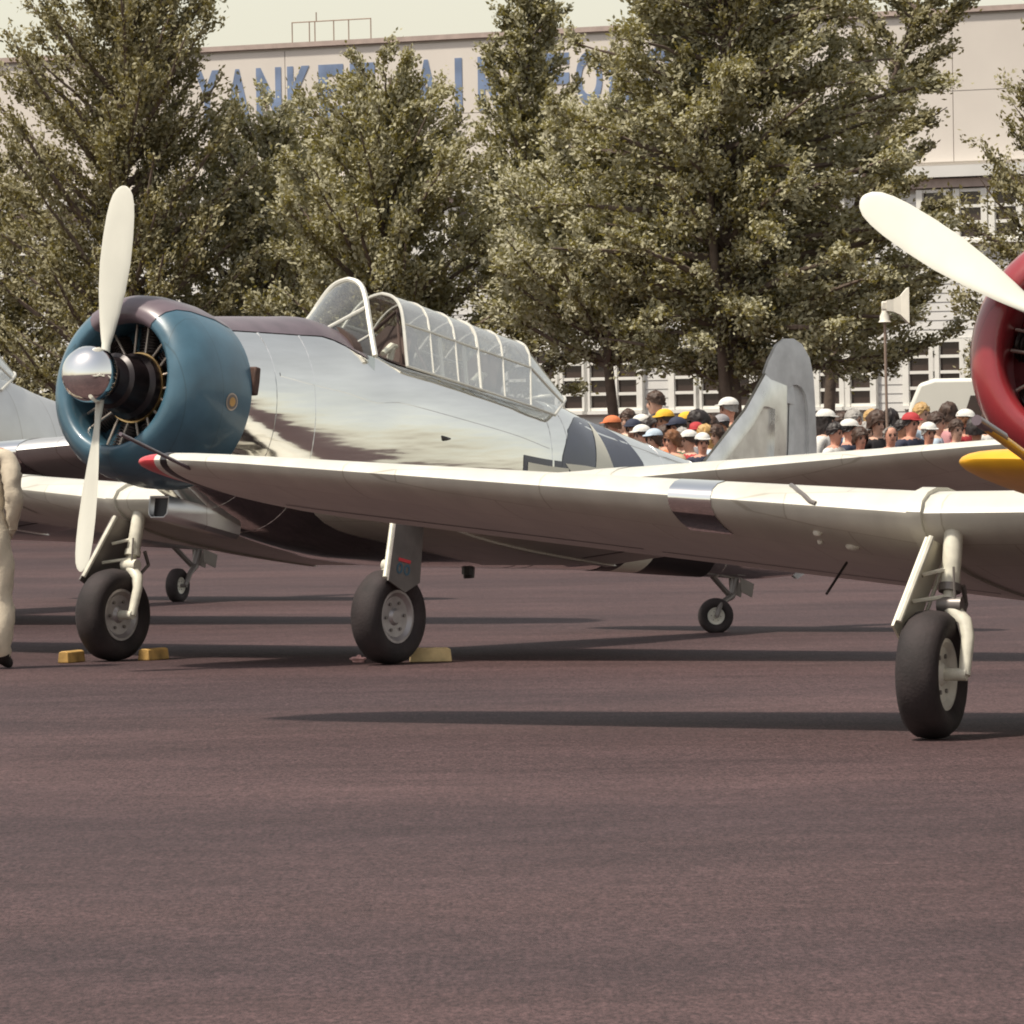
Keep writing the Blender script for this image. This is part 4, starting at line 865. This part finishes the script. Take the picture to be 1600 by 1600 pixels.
# (px, py of head top, distance, facing, skin, shirt, hair, hair colour, cap, pose, label)
LEFT=-1.25; RIGHT=1.3; TOW=0.
FOLK=[
 (1026,612,74,-1.3,0,'white','short','brown',None,'stand','dark-haired spectator raised above the others before the grey wall, in white'),
 (1040,640,71,-.9,1,'tan','short','brown','yellow','stand','spectator in a yellow cap, the left one of the two yellow caps'),
 (1075,644,72,-1.1,0,'red','short','brown','yellow','stand','spectator in a yellow cap, the right one of the two yellow caps'),
 (958,650,73,-1.2,2,'navy','short','ginger','orange','stand','spectator in an orange cap just above the sloping aircraft spine'),
 (975,650,76,-.8,0,'white','mid','grey',None,'stand','grey-haired spectator in white right of the orange cap'),
 (1004,648,74,-1.4,0,'white','short','dark','white','stand','spectator in white with white cap below the raised dark-haired one'),
 (990,655,70,-.4,1,'navy','short','dark','navy','cross','spectator in navy cap and shirt near the aircraft spine'),
 (1004,664,68,-1.1,0,'pink','short','brown','white','stand','spectator in a white cap and pink shirt, lowest row at left'),
 (1023,670,67.5,-.9,0,'lightblue','mid','brown','lightblue','stand','spectator with pale blue cap and shirt in the front row'),
 (1060,652,69,-.9,2,'tan','short','dark','navy','stand','spectator in a navy cap directly below the yellow caps'),
 (1024,648,72,.3,2,'black','mid','dark',None,'stand','bareheaded dark-haired spectator in black left of the yellow caps'),
 (1092,645,71,-1.2,3,'navy','afro','dark',None,'stand','spectator with full black hair and navy shirt right of the yellow caps'),
 (1110,650,72,-1.0,2,'white','mid','brown',None,'stand','brown-haired spectator in white left of the tail fin'),
 (1078,672,67.5,-1.2,0,'red','short','brown','white','stand','spectator in white cap and red shirt in the front row'),
 (1052,672,67,-1.0,2,'tan','mid','ginger',None,'stand','ginger-haired spectator in tan in the front row'),
 (1097,676,67,.2,2,'navy','short','dark','white','stand','spectator with white cap and navy shirt close by the fin'),
 (1140,622,76,-1.3,2,'tan','short','grey','white','stand','tall spectator with a white hat right beside the fin edge'),
 (1120,664,69,-.7,0,'cream','mid','brown',None,'stand','spectator in a cream top hidden partly by the fin'),
 (1070,660,70,-.8,1,'grey','mid','brown',None,'stand','brown-haired spectator in grey in the middle of the left group'),
 (1040,664,69,-1.4,2,'orange','short','brown',None,'stand','spectator in an orange shirt in the middle of the left group'),
 (982,640,75,-.6,0,'cream','short','brown',None,'stand','brown-haired spectator in cream at the back left of the crowd'),
 (1014,655,73.5,-1.0,2,'red','short','dark',None,'stand','bareheaded dark-haired spectator in red near the orange cap side'),
 (1088,660,70,-.3,2,'white','short','ginger','red','stand','spectator in a red cap and white shirt in the left group'),
 (1050,655,73,-1.2,0,'blue','short','dark',None,'stand','spectator in a blue shirt between the two yellow caps'),
 (1104,664,69,-1.4,0,'lightblue','long','blond',None,'stand','long blond-haired spectator in pale blue near the fin'),
 (1128,648,73,-.5,1,'grey','short','dark','grey','stand','spectator in grey cap beside the tall white-hatted one'),
 (1066,668,68,-.6,0,'green','short','grey',None,'stand','grey-haired spectator in a green shirt in the front row'),
 # right of the fin
 (1314,645,74,1.0,2,'blue','short','brown',None,'stand','brown-haired spectator in blue in the back row right of the fin'),
 (1360,640,75,.6,0,'orange','short','blond',None,'stand','blond spectator in orange behind the curly-haired woman'),
 (1408,655,72,.9,1,'white','short','dark',None,'stand','dark-haired spectator in white just left of the red cap'),
 (1450,660,67.5,.4,2,'white','short','grey','white','stand','white-capped spectator in white right of the red cap'),
 (1493,655,68,.5,0,'navy','short','brown',None,'stand','brown-haired spectator in navy left of the white-capped one in red'),
 (1343,668,67,.4,2,'tan','mid','brown',None,'stand','brown-haired spectator in tan left of the curly-haired woman'),
 (1376,650,74,1.4,0,'yellow','short','grey',None,'stand','grey-haired spectator in yellow near the loudspeaker pole'),
 (1288,640,70,1.2,0,'white','long','dark','white','stand','long-haired spectator with white headscarf just right of the fin'),
 (1303,660,67,1.0,2,'white','short','dark',None,'stand','dark-haired man in white, front row right of the fin'),
 (1325,655,68,1.3,2,'navy','short','dark','white','stand','man in a white cap and navy shirt in profile'),
 (1332,640,72,1.2,0,'cream','short','grey',None,'stand','grey-haired spectator in cream behind the white cap'),
 (1352,660,73,.8,0,'white','mid','grey',None,'stand','spectator in white between the capped man and the curly-haired woman'),
 (1370,645,69,.5,0,'black','afro','brown',None,'stand','curly brown-haired woman in black facing the camera'),
 (1390,640,73,2.6,0,'black','long','dark',None,'stand','spectator with long dark hair behind the loudspeaker pole'),
 (1391,663,67,.2,2,'red','bald','grey',None,'stand','balding man at the foot of the loudspeaker pole'),
 (1422,645,68,.7,2,'navy','short','dark','red','stand','man in a red cap and navy shirt'),
 (1438,630,73,.9,0,'lightblue','short','blond',None,'stand','blond spectator in light blue behind the red cap'),
 (1461,644,69,1.4,0,'lightblue','short','brown',None,'cross','man with receding brown hair in a pale blue shirt in profile'),
 (1481,630,71,2.2,0,'pink','mid','brown',None,'stand','brown-haired spectator in pink behind the pale blue shirt'),
 (1507,640,69,.9,2,'red','mid','ginger','white','stand','spectator with white cap and red shirt near the red cowling'),
 (1525,655,66.5,2.8,1,'black','afro','dark',None,'stand','dark-haired spectator in black seen from behind at the right end'),
 (1545,640,71,.6,0,'white','short','brown',None,'stand','spectator in white mostly hidden by the red cowling'),
]
for (px,py,Y,rz,sk,sh,hr,hc,cp_,po,lab) in FOLK:
    Y+=3.5; top=at(px,py,Y); h=top.z-.03; g=Vector((top.x,Y,0))
    hh=min(max(h,1.2),1.96); lift=h-hh
    o=person((g.x,g.y,0),rz,hh,sk,sh,random.choice(['jeans','navy','khaki','tan','grey']),hr,hc,lab,cp_,po)
    if lift>.05:
        bx=MB().box((0,0,lift/2-.002),(.5,.4,lift-.004)).build('wooden_crate',M['wood'],None,0); bx.location=(g.x,g.y,0); tag(bx,'wooden box under the raised spectator','box'); o.location.z=lift
# man at left edge in coverall
BODY['man']=skin_body('stand',True,1.42)
g=ground_at(-24,1046)
person((g.x,g.y+.1,0),2.85,1.86,1,'beige','beige','short','brown','man in beige coverall and dark shoes at the left edge',None,'stand',None,BODY['man'])

# ------------------------------------------------------------------ loudspeaker on a pole
gx=at(1388,690,70.5); pole=empty('loudspeaker_pole',(gx.x,70.5,0),0,'white horn loudspeakers on a slim pole above the crowd','loudspeaker')
zt_=at(1382,505,70.5).z
q=MB(); q.tube([(0,0,0),(-.02,0,zt_)],.016,8); q.build('pole',M['pipe'],pole)
M['horn']=mat('white_horn_paint',(.66,.62,.54),.5,0,.06,8)
def horn(org,ax,ln,r0,r1,nm):
    q=MB(); pr=[(0,r0),(ln*.3,r0*1.15),(ln*.6,r0*1.9),(ln*.85,r1*.75),(ln,r1)]
    q.lathe(pr+[(ln*.98,r1*.95),(ln*.8,r1*.65),(ln*.5,r0*1.2),(ln*.3,r0*.6)],org,ax,24); q.build(nm,M['horn'],pole,50)
zs_=zt_+.04
q=MB()
for (x0,w0),(x1,w1) in (((-.0,.06),(.08,.07)),((.08,.07),(.16,.11)),((.16,.11),(.24,.20)),((.24,.20),(.25,.205))):
    q.loft([[(x,sy*w,zs_+.16+sz*w) for sy,sz in ((-1,-1),(1,-1),(1,1),(-1,1))] for x,w in ((x0,w0),(x1,w1))],(True,True))
o=q.build('square_horn',M['horn'],pole,30)
horn((-.02,0,zs_+.14),(0,-.05,-1),.17,.03,.075,'small_horn')
q=MB(); q.box((-.02,0,zs_+.16),(.07,.08,.10)); bevel(q.build('driver_unit',M['horn'],pole,30),.015)

# ------------------------------------------------------------------ white van
Yv=79; x0=at(1385,650,Yv).x; ztop=at(1440,592,Yv).z
van=empty('white_van',(x0,Yv,0),-.12,'plain white van parked behind the crowd at right','van')
M['van']=mat('van_white_paint',(.66,.64,.57),.35,0,.03,3,coat=.3)
q=MB(); W2=1.9; prof=[(.0,.42),(-.02,.85),(.06,1.05),(.16,1.15),(.30,1.85),(.42,ztop-.06),(.62,ztop),(4.6,ztop+.0),(4.75,ztop-.1),(4.8,.42)]
q.prism(prof,(0,0,0),(1,0,0),(0,0,1),(0,1,0),W2); bevel(q.build('body',M['van'],van,30),.05,3)
q=MB(); q.prism([(0,0),(.62,0),(.60,.30),(.10,.30)],(.98,-.004,1.66),(1,0,0),(0,0,1),(0,-1,0),.01); w_=q.build('side_window',M['pane'],van,0)
q=MB(); q.box((.66,-.008,1.70),(.5,.016,.03)); q.build('trim_strip',M['doorgrey'],van,0)
q=MB(); q.box((2.2,-.004,1.1),(.012,.01,1.3)); q.build('door_seam',M['doorgrey'],van,0)
for xx in (.95,3.85):
    for yy in (.1,W2-.1):
        wv=empty('wheel',(xx,yy,.34)); wv.parent=van; wheel(wv,(0,0,0),(0,1,0),.34,.2,.2,M['tyre'],M['rim'])
for s in (.25,W2-.25):
    q=MB(); q.lathe([(0,.09),(.02,.085),(.03,.001)],(-.012,s,.72),(-1,0,0),16); q.build('headlight',M['rimwhite'],van)
